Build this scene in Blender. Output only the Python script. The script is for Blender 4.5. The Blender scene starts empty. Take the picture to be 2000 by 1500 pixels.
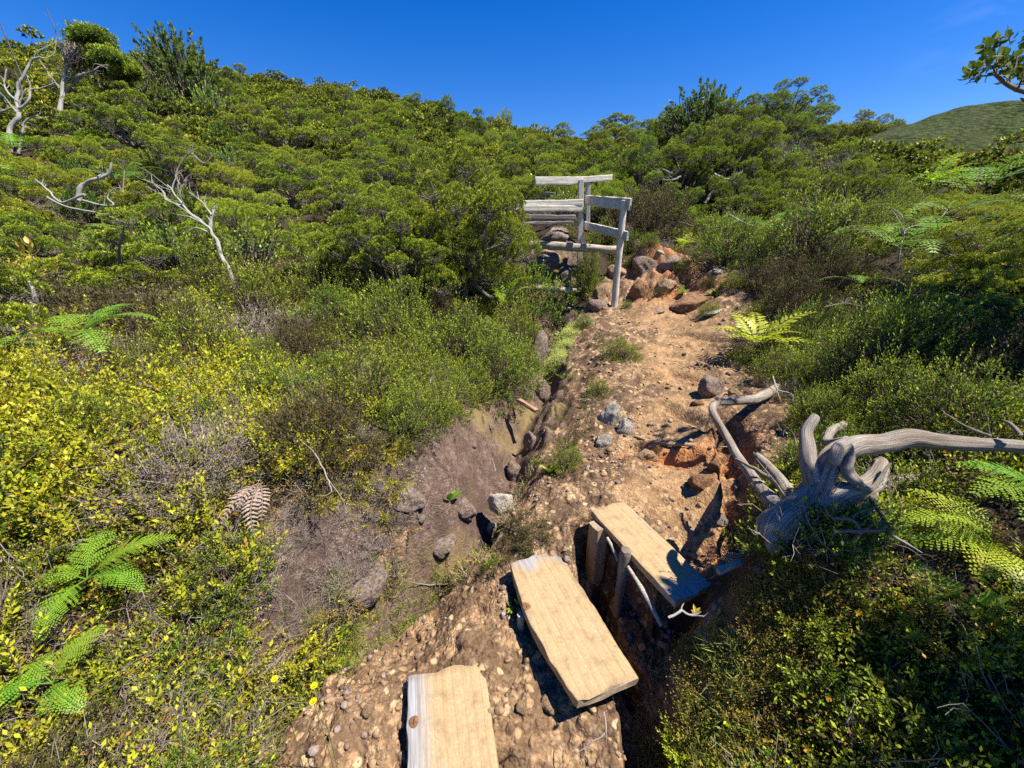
import bpy, math, random
import numpy as np
from mathutils import Vector
S = bpy.context.scene
COL = S.collection
PI = math.pi
RNG = np.random.default_rng(7)
# ---------------------------------------------------------------- camera maths (photo pixels 2000x1500)
CAMZ = 1.62; PITCH = math.radians(21.0); FPX = 780.0
CP, SP = math.cos(PITCH), math.sin(PITCH)
def ray(px, py):
    r = (px-1000)/FPX; u = (750-py)/FPX
    return np.array([r, CP+u*SP, -SP+u*CP])
def at(px, py, Y):                     # point on the pixel's ray at forward distance Y
    d = ray(px, py); t = Y/d[1]
    return np.array([0, 0, CAMZ])+d*t
def atd(px, py, D):                    # point at optical depth D
    return np.array([0, 0, CAMZ])+ray(px, py)*D
def project(P):
    P = np.atleast_2d(P); q = P-np.array([0, 0, CAMZ])
    f = q[:,1]*CP-q[:,2]*SP; u = q[:,1]*SP+q[:,2]*CP
    ok = f > 0.05; fs = np.where(ok, f, 1)
    px = np.where(ok, 1000+FPX*q[:,0]/fs, -9999.); py = np.where(ok, 750-FPX*u/fs, 9999.)
    return px, py, f
# ---------------------------------------------------------------- noise
def _h(ix, iy, iz, seed):
    M = 0xffffffff
    h = (ix*374761393+iy*668265263+iz*1274126177+seed*974634777) & M
    h = ((h ^ (h >> 13))*1103515245) & M
    h = ((h ^ (h >> 15))*668265263) & M
    return ((h ^ (h >> 16)) & 0xffffff)/float(0xffffff)
def vnoise(x, y, z=0., seed=0):
    x, y, z = np.broadcast_arrays(x, y, z)
    ix = np.floor(x).astype(np.int64); iy = np.floor(y).astype(np.int64); iz = np.floor(z).astype(np.int64)
    fx = x-ix; fy = y-iy; fz = z-iz
    fx = fx*fx*(3-2*fx); fy = fy*fy*(3-2*fy); fz = fz*fz*(3-2*fz)
    r = 0
    for dx in (0, 1):
        wx = fx if dx else 1-fx
        for dy in (0, 1):
            wy = fy if dy else 1-fy
            for dz in (0, 1):
                wz = fz if dz else 1-fz
                r = r+wx*wy*wz*_h(ix+dx, iy+dy, iz+dz, seed)
    return r*2-1
def vnoise2(x, y, seed=0):
    ix = np.floor(x).astype(np.int64); iy = np.floor(y).astype(np.int64)
    fx = x-ix; fy = y-iy
    fx = fx*fx*(3-2*fx); fy = fy*fy*(3-2*fy)
    a = _h(ix, iy, 0, seed); b = _h(ix+1, iy, 0, seed); c = _h(ix, iy+1, 0, seed); d = _h(ix+1, iy+1, 0, seed)
    return ((a*(1-fx)+b*fx)*(1-fy)+(c*(1-fx)+d*fx)*fy)*2-1
def fbm2(x, y, o=4, seed=0, gain=.5):
    r = 0; a = 1.
    for i in range(o):
        r = r+a*vnoise2(x*2.03**i+i*17.1, y*2.03**i-i*9.7, seed+i); a *= gain
    return r
def fbm3(P, o=4, seed=0, gain=.5):
    r = 0; a = 1.
    for i in range(o):
        s = 2.03**i
        r = r+a*vnoise(P[:,0]*s+i*7.1, P[:,1]*s, P[:,2]*s-i*3.3, seed+i); a *= gain
    return r
def worley(x, y, seed=0):
    ix = np.floor(x).astype(np.int64); iy = np.floor(y).astype(np.int64)
    best = np.full(x.shape, 9.); rid = np.zeros(x.shape)
    for dx in (-1, 0, 1):
        for dy in (-1, 0, 1):
            cx = ix+dx; cy = iy+dy
            qx = cx+_h(cx, cy, 1, seed); qy = cy+_h(cx, cy, 2, seed)
            d = np.hypot(qx-x, qy-y); m = d < best
            best = np.where(m, d, best); rid = np.where(m, _h(cx, cy, 3, seed), rid)
    return best, rid
def sstep(a, b, x):
    t = np.clip((x-a)/(b-a), 0, 1); return t*t*(3-2*t)
# ---------------------------------------------------------------- terrain control points  (px, py, forward distance, plants standing above the soil)
C = [
(870,1480,.80,0),(700,1480,.79,0),(560,1490,.78,0),(1100,1450,.83,0),(1000,1300,1.04,0),(750,1300,1.06,0),(650,1400,.88,0),
(900,1180,1.30,0),(1050,1150,1.345,0),(1050,1020,1.70,0),(1130,930,2.02,0),(1250,960,1.87,0),(1380,1000,1.70,0),(1230,850,2.40,0),
(1330,780,2.95,0),(1280,700,3.76,0),(1350,640,4.79,0),(1200,595,5.95,0),(1350,600,5.6,0),(1280,540,6.3,0),(1300,490,6.8,0),(1420,520,6.0,0),
(1150,680,4.3,0),(1180,780,3.0,0),
(1080,700,4.56,0),(1060,620,6.25,0),(1040,790,3.43,0),(980,880,2.67,0),(1000,940,2.34,0),(950,1000,2.08,0),(850,1110,1.68,0),(760,1170,1.48,0),
(640,1260,1.23,0),(560,1340,1.04,0),(480,1420,.87,0),
(860,900,2.04,0),(900,800,2.55,.1),(800,1000,1.77,0),(700,1000,1.65,0),(650,1130,1.40,0),(560,1150,1.27,.02),
(450,1250,1.03,.05),(300,1150,1.09,.1),(300,1380,.79,.08),(100,1450,.65,.1),(100,1150,1.0,.12),(400,950,1.44,.1),(150,950,1.23,.12),
(600,800,2.22,.15),(300,750,2.0,.15),(50,750,1.6,.15),(800,700,3.1,.3),(950,700,3.6,.3),(960,600,4.87,.4),(700,600,3.8,.35),(400,600,3.2,.3),(100,600,2.6,.25),
(950,500,6.5,.6),(700,500,5.2,.4),(400,500,4.5,.4),(50,500,3.6,.4),(950,400,8,.8),(700,400,7,.6),(400,400,6.2,.5),(50,400,5,.5),
(950,300,14,.7),(700,300,11,.7),(400,300,9,.6),(50,300,7.5,.6),
(1100,290,26,.8),(950,270,24,.8),(900,245,26,.8),(700,205,30,.8),(550,180,30,.8),(400,155,28,.8),(200,130,22,.8),(0,122,17,.8),(-250,130,14,.8),
(600,240,18,.8),(300,200,14,.8),
(1480,760,2.8,0),(1450,880,1.99,0),(1560,850,1.99,0),(1480,990,1.56,0),(1600,1000,1.34,.05),(1430,1100,1.31,0),(1400,1200,1.11,0),(1350,1300,.99,0),
(1330,1450,.80,0),(1500,1350,.81,.04),(1520,1068,1.05,.0),(1600,1085,1.0,.0),(1700,1060,1.03,.0),(1550,1200,.93,.05),(1800,1200,.83,.12),(1800,1450,.60,.1),(1950,1000,1.02,.12),(1750,900,1.56,.1),(1950,800,1.46,.15),
(1650,750,2.4,.1),(1850,700,2.31,.2),(1550,650,3.78,.15),(1700,600,3.6,.3),(1900,600,3.0,.3),(1500,560,4.9,.15),(1450,480,6.5,.3),(1600,480,5.2,.35),(1850,480,4.0,.4),
(1400,400,9,.6),(1600,400,7.5,.5),(1850,400,5.2,.4),(1250,400,9.5,.5),(1200,440,8.2,.2),(1300,320,13,.8),(1500,300,13,.7),(1700,325,11,.5),(1900,372,8,.45),
(1200,285,20,.8),(1350,280,15,.7),(1550,290,15,.5),(1650,300,14,.5),(1750,335,13,.4),(1950,345,10,.4),(2250,350,8,.4),
(1080,480,7.4,0),(1080,430,8.6,0),(1080,530,7.0,0),(1080,385,10.5,.15),(1075,570,6.7,0)]
W = [(0,-1,-.15),(-1.5,-1,.25),(1.5,-1,.3),(0,-5,-1.5),(-6,-5,.2),(6,-5,0),(0,-20,-8),(-15,0,4.),(15,0,2.6),(-3.2,0,1.2),(3.2,0,1.1),(-40,-10,6),(40,-10,0),(0,0,-.03),
 (.6,.25,.1),(-.6,.25,.02),(1.2,0,.4),(-1.3,0,.4),(-60,75,20),(-25,80,21),(5,75,14),(25,60,6),(45,45,3),(60,20,2),(-90,20,20),(0,200,5),(-150,200,20),(150,150,-8),(200,0,-20),(0,-200,-60),(-200,0,10)]
cp = [tuple(at(a,b,c)-np.array([0,0,h])) for a,b,c,h in C]+W
cp = np.array(cp, float)
def warp(x, y):
    r = np.hypot(x, y)+1e-9; l = np.log1p(r/.6); return l*x/r, l*y/r
def _U(d2):
    return np.where(d2 > 0, d2*np.log(d2+1e-12), 0)
_wx, _wy = warp(cp[:,0], cp[:,1])
_n = len(cp); _rr = np.hypot(cp[:,0], cp[:,1])
_val = cp[:,2]/(_rr+1.5)
_K = _U((_wx[:,None]-_wx)**2+(_wy[:,None]-_wy)**2)+np.eye(_n)*.0015
_P = np.c_[np.ones(_n), _wx, _wy]
_A = np.zeros((_n+3,_n+3)); _A[:_n,:_n] = _K; _A[:_n,_n:] = _P; _A[_n:,:_n] = _P.T
_sol = np.linalg.solve(_A, np.r_[_val,0,0,0])
def base_h(x, y):
    x = np.asarray(x, float); y = np.asarray(y, float); sh = x.shape
    x = x.ravel(); y = y.ravel(); out = np.empty(len(x))
    for i in range(0, len(x), 60000):
        a, b = warp(x[i:i+60000], y[i:i+60000])
        k = _U((a[:,None]-_wx)**2+(b[:,None]-_wy)**2)
        out[i:i+60000] = (k@_sol[:_n]+_sol[_n]+a*_sol[_n+1]+b*_sol[_n+2])*(np.hypot(x[i:i+60000],y[i:i+60000])+1.5)
    return out.reshape(sh)
_T = np.geomspace(.4, 260, 900)
def cast_base(px, py):
    d = ray(px, py); P = np.array([0,0,CAMZ])+d*_T[:,None]
    g = P[:,2]-base_h(P[:,0], P[:,1]); k = np.argmax(g < 0)
    if not (g < 0).any(): k = len(_T)-1
    if k == 0: return P[0]
    f = g[k-1]/(g[k-1]-g[k]); return P[k-1]*(1-f)+P[k]*f
def wpoly(pts): return np.array([cast_base(a,b)[:2] for a,b in pts])
def seg_dist(x, y, line):               # distance to polyline, and parameter along it
    best = np.full(x.shape, 1e9); tt = np.zeros(x.shape)
    for i in range(len(line)-1):
        ax, ay = line[i][:2]; bx, by = line[i+1][:2]; dx, dy = bx-ax, by-ay
        t = np.clip(((x-ax)*dx+(y-ay)*dy)/(dx*dx+dy*dy+1e-12), 0, 1)
        d = np.hypot(x-ax-t*dx, y-ay-t*dy); m = d < best
        best = np.where(m, d, best); tt = np.where(m, i+t, tt)
    return best, tt
def sd_poly(x, y, poly):                # signed distance, negative inside
    d, _ = seg_dist(x, y, np.vstack([poly, poly[:1]]))
    ins = np.zeros(x.shape, bool); n = len(poly)
    for i in range(n):
        x0, y0 = poly[i]; x1, y1 = poly[(i+1)%n]
        c = ((y0 > y) != (y1 > y)) & (x < (x1-x0)*(y-y0)/((y1-y0) if y1 != y0 else 1e-12)+x0)
        ins ^= c
    return np.where(ins, -d, d)
# plan outlines of the bare places
P_PATH = wpoly([(300,2300),(440,1560),(530,1450),(610,1340),(690,1250),(770,1190),(900,1120),(960,1090),(1010,1000),(1100,900),(1130,800),(1140,700),(1130,620),(1150,585),(1180,540),(1230,500),(1330,500),(1420,520),(1470,600),(1440,660),(1420,700),(1500,730),(1560,790),(1600,860),(1500,960),(1480,1060),(1410,1130),(1330,1180),(1350,1300),(1340,1560),(1500,2300)])
P_GULLY = wpoly([(500,1500),(560,1400),(640,1300),(720,1250),(800,1200),(900,1110),(960,1050),(1010,960),(1070,880),(1110,790),(1110,700),(1120,640),(1130,560),(1130,490),(1040,470),(1035,560),(1040,640),(1025,740),(960,780),(900,790),(860,850),(830,920),(800,1040),(740,1120),(640,1230),(560,1330),(440,1440)])
P_RIDGE = wpoly([(1130,600),(1165,590),(1190,700),(1160,820),(1140,900),(1040,1040),(970,1115),(890,1140),(950,1060),(1000,960),(1060,880),(1100,790),(1105,690)])
P_CRUST = wpoly([(1320,1190),(1400,1135),(1470,1180),(1480,1300),(1440,1420),(1430,1560),(1310,1560),(1350,1300)])
P_SLAB = wpoly([(480,1380),(560,1290),(640,1210),(740,1110),(800,1010),(850,900),(850,850),(780,850),(690,880),(600,940),(530,1030),(480,1140),(440,1260)])
P_TROD = wpoly([(1230,585),(1400,590),(1420,640),(1360,690),(1400,740),(1390,800),(1370,850),(1420,900),(1430,1010),(1420,1090),(1300,1050),(1200,960),(1230,900),(1240,830),(1290,760),(1240,700),(1290,650),(1220,620)])
P_TERR = wpoly([(1230,500),(1330,495),(1420,525),(1400,575),(1330,610),(1250,600),(1215,560)])
P_TROD2 = wpoly([(640,1290),(800,1150),(960,1120),(1010,1180),(1150,1400),(1300,1560),(600,1560)])
L_TRENCH = np.array([(.40,1.60),(.395,1.45),(.405,1.30), at(1215,1210,1.14)[:2], at(1262,1330,.97)[:2], at(1275,1440,.84)[:2], at(1275,1560,.73)[:2]])
L_UNDER = np.array([at(1215,1050,1.46)[:2], at(1250,1110,1.30)[:2], at(1300,1190,1.12)[:2], (.70,1.24)])
L_DRIP = wpoly([(1430,830),(1440,900),(1450,960),(1470,1010),(1460,1060)])
L_STEP = wpoly([(1240,870),(1330,885),(1420,880)])
L_STEP3 = wpoly([(1240,745),(1320,730),(1400,745)])
L_STEP4 = wpoly([(1230,670),(1330,655),(1400,668)])
L_STEP2 = wpoly([(1300,790),(1380,830),(1450,820)])
def height(x, y, fine=True):
    x = np.asarray(x, float); y = np.asarray(y, float)
    h = base_h(x, y); r = np.hypot(x, y)
    h = h+.05*fbm2(x*1.1, y*1.1, 3, 11)*np.clip(r/6,0,1)
    near = r < 14
    if fine and near.any():
        xn, yn = x[near], y[near]
        sp = np.minimum(sd_poly(xn, yn, P_PATH), sd_poly(xn, yn, P_RIDGE)); sg = sd_poly(xn, yn, P_GULLY); st = sd_poly(xn, yn, P_TROD); stt = sd_poly(xn,yn,P_TERR)
        pm = sstep(.12, -.08, sp); gm = sstep(.05, -.05, sg); tm = sstep(.1,-.15,st); te = sstep(.3,-.3,stt)
        wx = xn+.05*fbm2(xn*5, yn*5, 3, 5); wy = yn+.05*fbm2(xn*5+9, yn*5, 3, 6)
        d = np.zeros(xn.shape)
        rough = .036*fbm2(xn*3.2, yn*3.2, 4, 21)-.03*np.abs(fbm2(xn*1.9,yn*2.6,3,24))+.010*fbm2(xn*16, yn*16, 3, 22)
        d += (1-gm*.6)*(1-tm*.55)*rough
        w1, id1 = worley(wx*7, wy*7, 31); w2, id2 = worley(wx*19, wy*19, 32); w3, id3 = worley(xn*48, yn*48, 33)
        peb = .014*np.where(id1 > .6, sstep(.46,.28,w1+.06*fbm2(xn*30,yn*30,2,35)), 0)+.007*np.where(id2 > .45, sstep(.45,.28,w2), 0)+.003*np.where(id3 > .3, sstep(.45,.25,w3), 0)
        d += pm*(1-gm)*(1-.3*tm)*peb*1.1
        # embedded blocks of the rocky bank by the railing
        b1, ib = worley(wx*2.1, wy*2.1, 41); b2, ib2 = worley(wx*4.7, wy*4.7, 43); d += te*(.26*(ib-.4)*sstep(.5,.3,b1)+.12*(ib2-.4)*sstep(.5,.3,b2)+.06*fbm2(xn*7,yn*7,4,42))
        # gully: smooth water worn rock with long flutes
        dg, tg = seg_dist(xn, yn, L_FLOW)
        d += gm*(.012*np.sin(dg*38+5*fbm2(xn*2.5,yn*2.5,3,7))*sstep(0,.1,dg)+.045*fbm2(xn*3.2,yn*3.2,4,8)-.05*np.abs(fbm2(xn*2.6+4,yn*2.6,3,9))+.016*fbm2(xn*14,yn*14,4,10)-.03*sstep(.12,.0,np.abs(fbm2(xn*3.3,yn*2.2,3,12))))
        d -= gm*(.05*sstep(.09,.0,dg)+.16*sstep(.26,.06,dg))
        ss_ = sstep(.04,-.1,sd_poly(xn,yn,P_SLAB)); ws,is_ = worley(wx*3.1,wy*3.1,44); d += ss_*.05+ss_*1.35*(.07*(is_-.5)*sstep(.6,.25,ws)+.035*fbm2(xn*7,yn*7,4,45)-.04*np.abs(fbm2(xn*4,yn*4,3,46)))
        # trench between the steps, drip ledge, risers
        dt, _ = seg_dist(xn+.014*fbm2(xn*14,yn*14,3,3), yn, L_TRENCH)
        d -= .30*sstep(.11,.06,dt)
        du, _ = seg_dist(xn, yn, L_UNDER); d -= .20*sstep(.12,.06,du)
        dd, _ = seg_dist(xn+.02*fbm2(xn*9,yn*9,3,13), yn, L_DRIP)
        d -= .17*sstep(.12,.03,dd)
        for LS, hh in ((L_STEP,.09),(L_STEP2,.07),(L_STEP3,.07),(L_STEP4,.06)):
            ds, _ = seg_dist(xn, yn+.03*fbm2(xn*6,yn*6,3,14), LS); d -= hh*sstep(.1,.0,ds)
        h[near] = h[near]+d
    return h
L_FLOW = wpoly([(1080,640),(1065,740),(1010,820),(985,930),(940,1030),(880,1090),(800,1150),(700,1225),(600,1320),(520,1430)])
def ground(x, y):
    return float(height(np.array([x]), np.array([y]))[0])
def cast(px, py, Ymin=0):
    d = ray(px, py); P = np.array([0,0,CAMZ])+d*_T[:,None]
    g = P[:,2]-height(P[:,0], P[:,1]); g[P[:,1] < Ymin] = 1
    k = np.argmax(g < 0)
    if not (g < 0).any(): return P[-1]
    if k == 0: return P[0]
    f = g[k-1]/(g[k-1]-g[k]); return P[k-1]*(1-f)+P[k]*f
# ---------------------------------------------------------------- mesh builder
class MB:
    def __init__(s): s.V=[]; s.Q=[]; s.T=[]; s.QM=[]; s.TM=[]; s.A=[]; s.n=0
    def add(s, V, F, mat=0, att=None):
        V = np.asarray(V, float).reshape(-1,3); F = np.asarray(F, np.int64)
        if len(F) == 0: return
        if att is None: att = np.zeros((len(V),3))
        att = np.broadcast_to(np.asarray(att, float), (len(V),3))
        s.V.append(V); s.A.append(att)
        if F.shape[1] == 4: s.Q.append(F+s.n); s.QM.append(np.full(len(F), mat))
        else: s.T.append(F+s.n); s.TM.append(np.full(len(F), mat))
        s.n += len(V)
    def merge(s, o, M=None, att_shift=None):
        V = np.vstack(o.V); 
        if M is not None: V = V@M[:3,:3].T+M[:3,3]
        A = np.vstack(o.A)
        if att_shift is not None: A = A+att_shift
        s.V.append(V); s.A.append(A)
        for q,m in zip(o.Q,o.QM): s.Q.append(q+s.n); s.QM.append(m)
        for q,m in zip(o.T,o.TM): s.T.append(q+s.n); s.TM.append(m)
        s.n += len(V)
    def only(s, mat):                    # keep one material's faces
        o = MB(); o.V=[np.vstack(s.V)]; o.A=[np.vstack(s.A)]; o.n=s.n
        for q,m in zip(s.Q,s.QM):
            k = m == mat
            if k.any(): o.Q.append(q[k]); o.QM.append(m[k]*0)
        for q,m in zip(s.T,s.TM):
            k = m == mat
            if k.any(): o.T.append(q[k]); o.TM.append(m[k]*0)
        return o.compact()
    def compact(s):
        V = s.V[0]; used = np.zeros(len(V), bool)
        for q in s.Q+s.T: used[q.ravel()] = True
        idx = np.cumsum(used)-1
        s.V=[V[used]]; s.A=[s.A[0][used]]; s.Q=[idx[q] for q in s.Q]; s.T=[idx[q] for q in s.T]; s.n=int(used.sum()); return s
    def mesh(s, name, mats, smooth=True):
        me = bpy.data.meshes.new(name); V = np.vstack(s.V)
        Q = np.vstack(s.Q) if s.Q else np.zeros((0,4),np.int64); T = np.vstack(s.T) if s.T else np.zeros((0,3),np.int64)
        nf = len(Q)+len(T)
        me.vertices.add(len(V)); me.vertices.foreach_set('co', V.astype(np.float32).ravel())
        loops = np.r_[Q.ravel(), T.ravel()].astype(np.int32)
        me.loops.add(len(loops)); me.loops.foreach_set('vertex_index', loops)
        st = np.r_[np.arange(len(Q))*4, len(Q)*4+np.arange(len(T))*3].astype(np.int32)
        me.polygons.add(nf); me.polygons.foreach_set('loop_start', st)
        mi = np.r_[np.concatenate(s.QM) if s.QM else [], np.concatenate(s.TM) if s.TM else []].astype(np.int32)
        if smooth is not None: me.polygons.foreach_set('use_smooth', np.full(nf, bool(smooth)))
        for m in mats: me.materials.append(m)
        me.polygons.foreach_set('material_index', mi)
        a = me.attributes.new('tint','FLOAT_VECTOR','POINT'); a.data.foreach_set('vector', np.vstack(s.A).astype(np.float32).ravel())
        me.update(calc_edges=True)
        return me
    def obj(s, name, mats, parent=None, loc=None, smooth=True, **kw):
        return link(name, s.mesh(name, mats if isinstance(mats,(list,tuple)) else [mats], smooth), parent, loc, **kw)
def tag(o, label=None, cat=None, group=None, kind=None):
    if label: o['label'] = label
    if cat: o['category'] = cat
    if group: o['group'] = group
    if kind: o['kind'] = kind
    return o
def link(name, data, parent=None, loc=None, rot=None, scale=None, **kw):
    o = bpy.data.objects.new(name, data); COL.objects.link(o)
    if parent is not None: o.parent = parent
    if loc is not None: o.location = Vector(loc)
    if rot is not None: o.rotation_euler = rot
    if scale is not None: o.scale = (scale,)*3 if np.isscalar(scale) else scale
    if kw: tag(o, **kw)
    return o
def empty(name, loc, label, cat, group=None, rz=0.):
    o = link(name, None, None, loc, (0,0,rz)); o.empty_display_size = .1
    return tag(o, label, cat, group)
def norm(v):
    v = np.asarray(v, float); return v/(np.linalg.norm(v, axis=-1, keepdims=True)+1e-12)
def tube(mb, pts, rad, sides=8, mat=0, sub=6, rough=0., seed=0, ridges=0, cap=True, rnd=0., wob=0.):
    pts = np.asarray(pts, float); rad = np.broadcast_to(np.asarray(rad, float), (len(pts),)).copy()
    n = len(pts)
    if n > 2 and sub > 1:               # catmull-rom
        P = np.vstack([2*pts[0]-pts[1], pts, 2*pts[-1]-pts[-2]]); R = np.r_[rad[0], rad, rad[-1]]
        out = []; ro = []
        for i in range(1, n):
            for k in range(sub):
                t = k/sub; p0,p1,p2,p3 = P[i-1],P[i],P[i+1],P[i+2]
                out.append(.5*((2*p1)+(-p0+p2)*t+(2*p0-5*p1+4*p2-p3)*t*t+(-p0+3*p1-3*p2+p3)*t**3)); ro.append(R[i]*(1-t)+R[i+1]*t)
        out.append(pts[-1]); ro.append(rad[-1]); pts = np.array(out); rad = np.array(ro)
    elif sub > 1:
        t = np.linspace(0,1,sub+1)[:,None]; pts = pts[0]*(1-t)+pts[1]*t; rad = rad[0]*(1-t[:,0])+rad[1]*t[:,0]
    n = len(pts)
    if wob:
        LL = np.r_[0, np.cumsum(np.linalg.norm(np.diff(pts,axis=0),axis=1))]/max(5*rad.mean(),1e-4); w = np.c_[[vnoise2(LL+seed*3.1, np.full(n,k*9.7+seed), 77+k) for k in range(3)]].T; w[0] = 0
        pts = pts+w*wob
    L = np.r_[0, np.cumsum(np.linalg.norm(np.diff(pts,axis=0),axis=1))]
    T = norm(np.gradient(pts, axis=0)); up = np.array([0,0,1.]) if abs(T[0,2]) < .9 else np.array([1.,0,0])
    u = norm(np.cross(T[0], up)); U = [u]
    for i in range(1, n):
        u = U[-1]-T[i]*np.dot(U[-1], T[i]); U.append(norm(u))
    U = np.array(U); Wv = np.cross(T, U); ang = np.linspace(0, 2*PI, sides, endpoint=False)
    ca, sa = np.cos(ang), np.sin(ang)
    rr = rad[:,None]*np.ones(sides)
    if rough:
        X = ca[None,:]*2.2+0*L[:,None]; Y = sa[None,:]*2.2+0*L[:,None]; Z = L[:,None]*(1.2/max(rad.mean(),1e-4))*.35+0*X
        tw = seed*1.7
        rr = rr*(1+rough*vnoise(X+tw, Y, Z, seed)+rough*.5*vnoise(X*2.3, Y*2.3+tw, Z*1.6, seed+1))
        if ridges: rr = rr*(1+ridges*vnoise(ca[None,:]*6+tw+.0*L[:,None], sa[None,:]*6+0*L[:,None], Z*.22, seed+2)+ridges*.5*vnoise(ca[None,:]*13+0*L[:,None], sa[None,:]*13+0*L[:,None], Z*.3, seed+3))
    V = pts[:,None,:]+rr[...,None]*(ca[None,:,None]*U[:,None,:]+sa[None,:,None]*Wv[:,None,:])
    i = np.arange(n-1)[:,None]; j = np.arange(sides)[None,:]; jn = (j+1)%sides
    F = np.stack([i*sides+j, i*sides+jn, (i+1)*sides+jn, (i+1)*sides+j], -1).reshape(-1,4)
    A = np.stack([np.broadcast_to(ang/(2*PI),(n,sides)), np.broadcast_to(L[:,None],(n,sides)), np.full((n,sides),rnd)],-1)
    mb.add(V.reshape(-1,3), F, mat, A.reshape(-1,3))
    if cap:
        for e in (0, n-1):
            ring = V[e]; c = ring.mean(0)+(T[e]*rad[e]*.25*(1 if e else -1)); VV = np.vstack([ring, c]); k = np.arange(sides)
            FF = np.c_[k, (k+1)%sides, np.full(sides,sides)]
            if e == 0: FF = FF[:,::-1]
            mb.add(VV, FF, mat, np.c_[np.tile([.5,L[e]], (sides+1,1)), np.full(sides+1, rnd+.001)])
# ---------------------------------------------------------------- material helper
def newmat(name):
    m = bpy.data.materials.new(name); m.use_nodes = True; nt = m.node_tree; nt.nodes.clear(); return m, nt
class NT:
    def __init__(s, nt): s.nt = nt; s.N = nt.nodes; s.L = nt.links
    def n(s, t, **kw):
        x = s.N.new(t)
        for k, v in kw.items():
            if k.startswith('i_'):
                key = k[2:].replace('_',' ')
                x.inputs[int(key) if key.isdigit() else key].default_value = v
            else: setattr(x, k, v)
        return x
    def l(s, a, b): s.L.new(a, b)
    def noise(s, vec, scale, detail=4, rough=.55, dist=0.):
        x = s.n('ShaderNodeTexNoise'); x.inputs['Scale'].default_value = scale; x.inputs['Detail'].default_value = detail
        x.inputs['Roughness'].default_value = rough; x.inputs['Distortion'].default_value = dist
        if vec is not None: s.l(vec, x.inputs['Vector'])
        return x.outputs['Fac']
    def ramp(s, fac, stops, interp='LINEAR'):
        x = s.n('ShaderNodeValToRGB'); cr = x.color_ramp; cr.interpolation = interp
        while len(cr.elements) < len(stops): cr.elements.new(.5)
        for e, (p, c) in zip(cr.elements, stops):
            e.position = p; e.color = (c[0],c[1],c[2],1) if not np.isscalar(c) else (c,c,c,1)
        s.l(fac, x.inputs['Fac']); return x.outputs['Color']
    def mix(s, fac, a, b, mode='MIX'):
        x = s.n('ShaderNodeMix', data_type='RGBA', blend_type=mode)
        for v, i in ((fac,0),(a,6),(b,7)):
            if hasattr(v,'is_linked') or isinstance(v, bpy.types.NodeSocket): s.l(v, x.inputs[i])
            elif i == 0: x.inputs[0].default_value = v
            else: x.inputs[i].default_value = (v[0],v[1],v[2],1)
        return x.outputs[2]
    def math(s, op, a, b=0., c=None, clamp=False):
        x = s.n('ShaderNodeMath', operation=op, use_clamp=clamp)
        for v, i in ((a,0),(b,1),(c,2)):
            if v is None: continue
            if isinstance(v, bpy.types.NodeSocket): s.l(v, x.inputs[i])
            else: x.inputs[i].default_value = v
        return x.outputs[0]
    def sep(s, v):
        x = s.n('ShaderNodeSeparateXYZ'); s.l(v, x.inputs[0]); return x.outputs
    def comb(s, a, b, c):
        x = s.n('ShaderNodeCombineXYZ')
        for v, i in ((a,0),(b,1),(c,2)):
            if isinstance(v, bpy.types.NodeSocket): s.l(v, x.inputs[i])
            else: x.inputs[i].default_value = v
        return x.outputs[0]
    def attr(s, name, what='Vector'):
        x = s.n('ShaderNodeAttribute', attribute_name=name); return x.outputs[what]
    def bump(s, h, strength=.5, dist=.01):
        x = s.n('ShaderNodeBump'); x.inputs['Strength'].default_value = strength; x.inputs['Distance'].default_value = dist
        s.l(h, x.inputs['Height']); return x.outputs[0]
    def principled(s, col, rough=.8, normal=None, spec=.3):
        p = s.n('ShaderNodeBsdfPrincipled'); p.inputs['Roughness'].default_value = rough; p.inputs['Specular IOR Level'].default_value = spec
        if isinstance(col, bpy.types.NodeSocket): s.l(col, p.inputs['Base Color'])
        else: p.inputs['Base Color'].default_value = (*col,1)
        if normal is not None: s.l(normal, p.inputs['Normal'])
        return p
    def out(s, sh):
        o = s.n('ShaderNodeOutputMaterial'); s.l(sh.outputs[0] if hasattr(sh,'outputs') else sh, o.inputs['Surface'])
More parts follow.
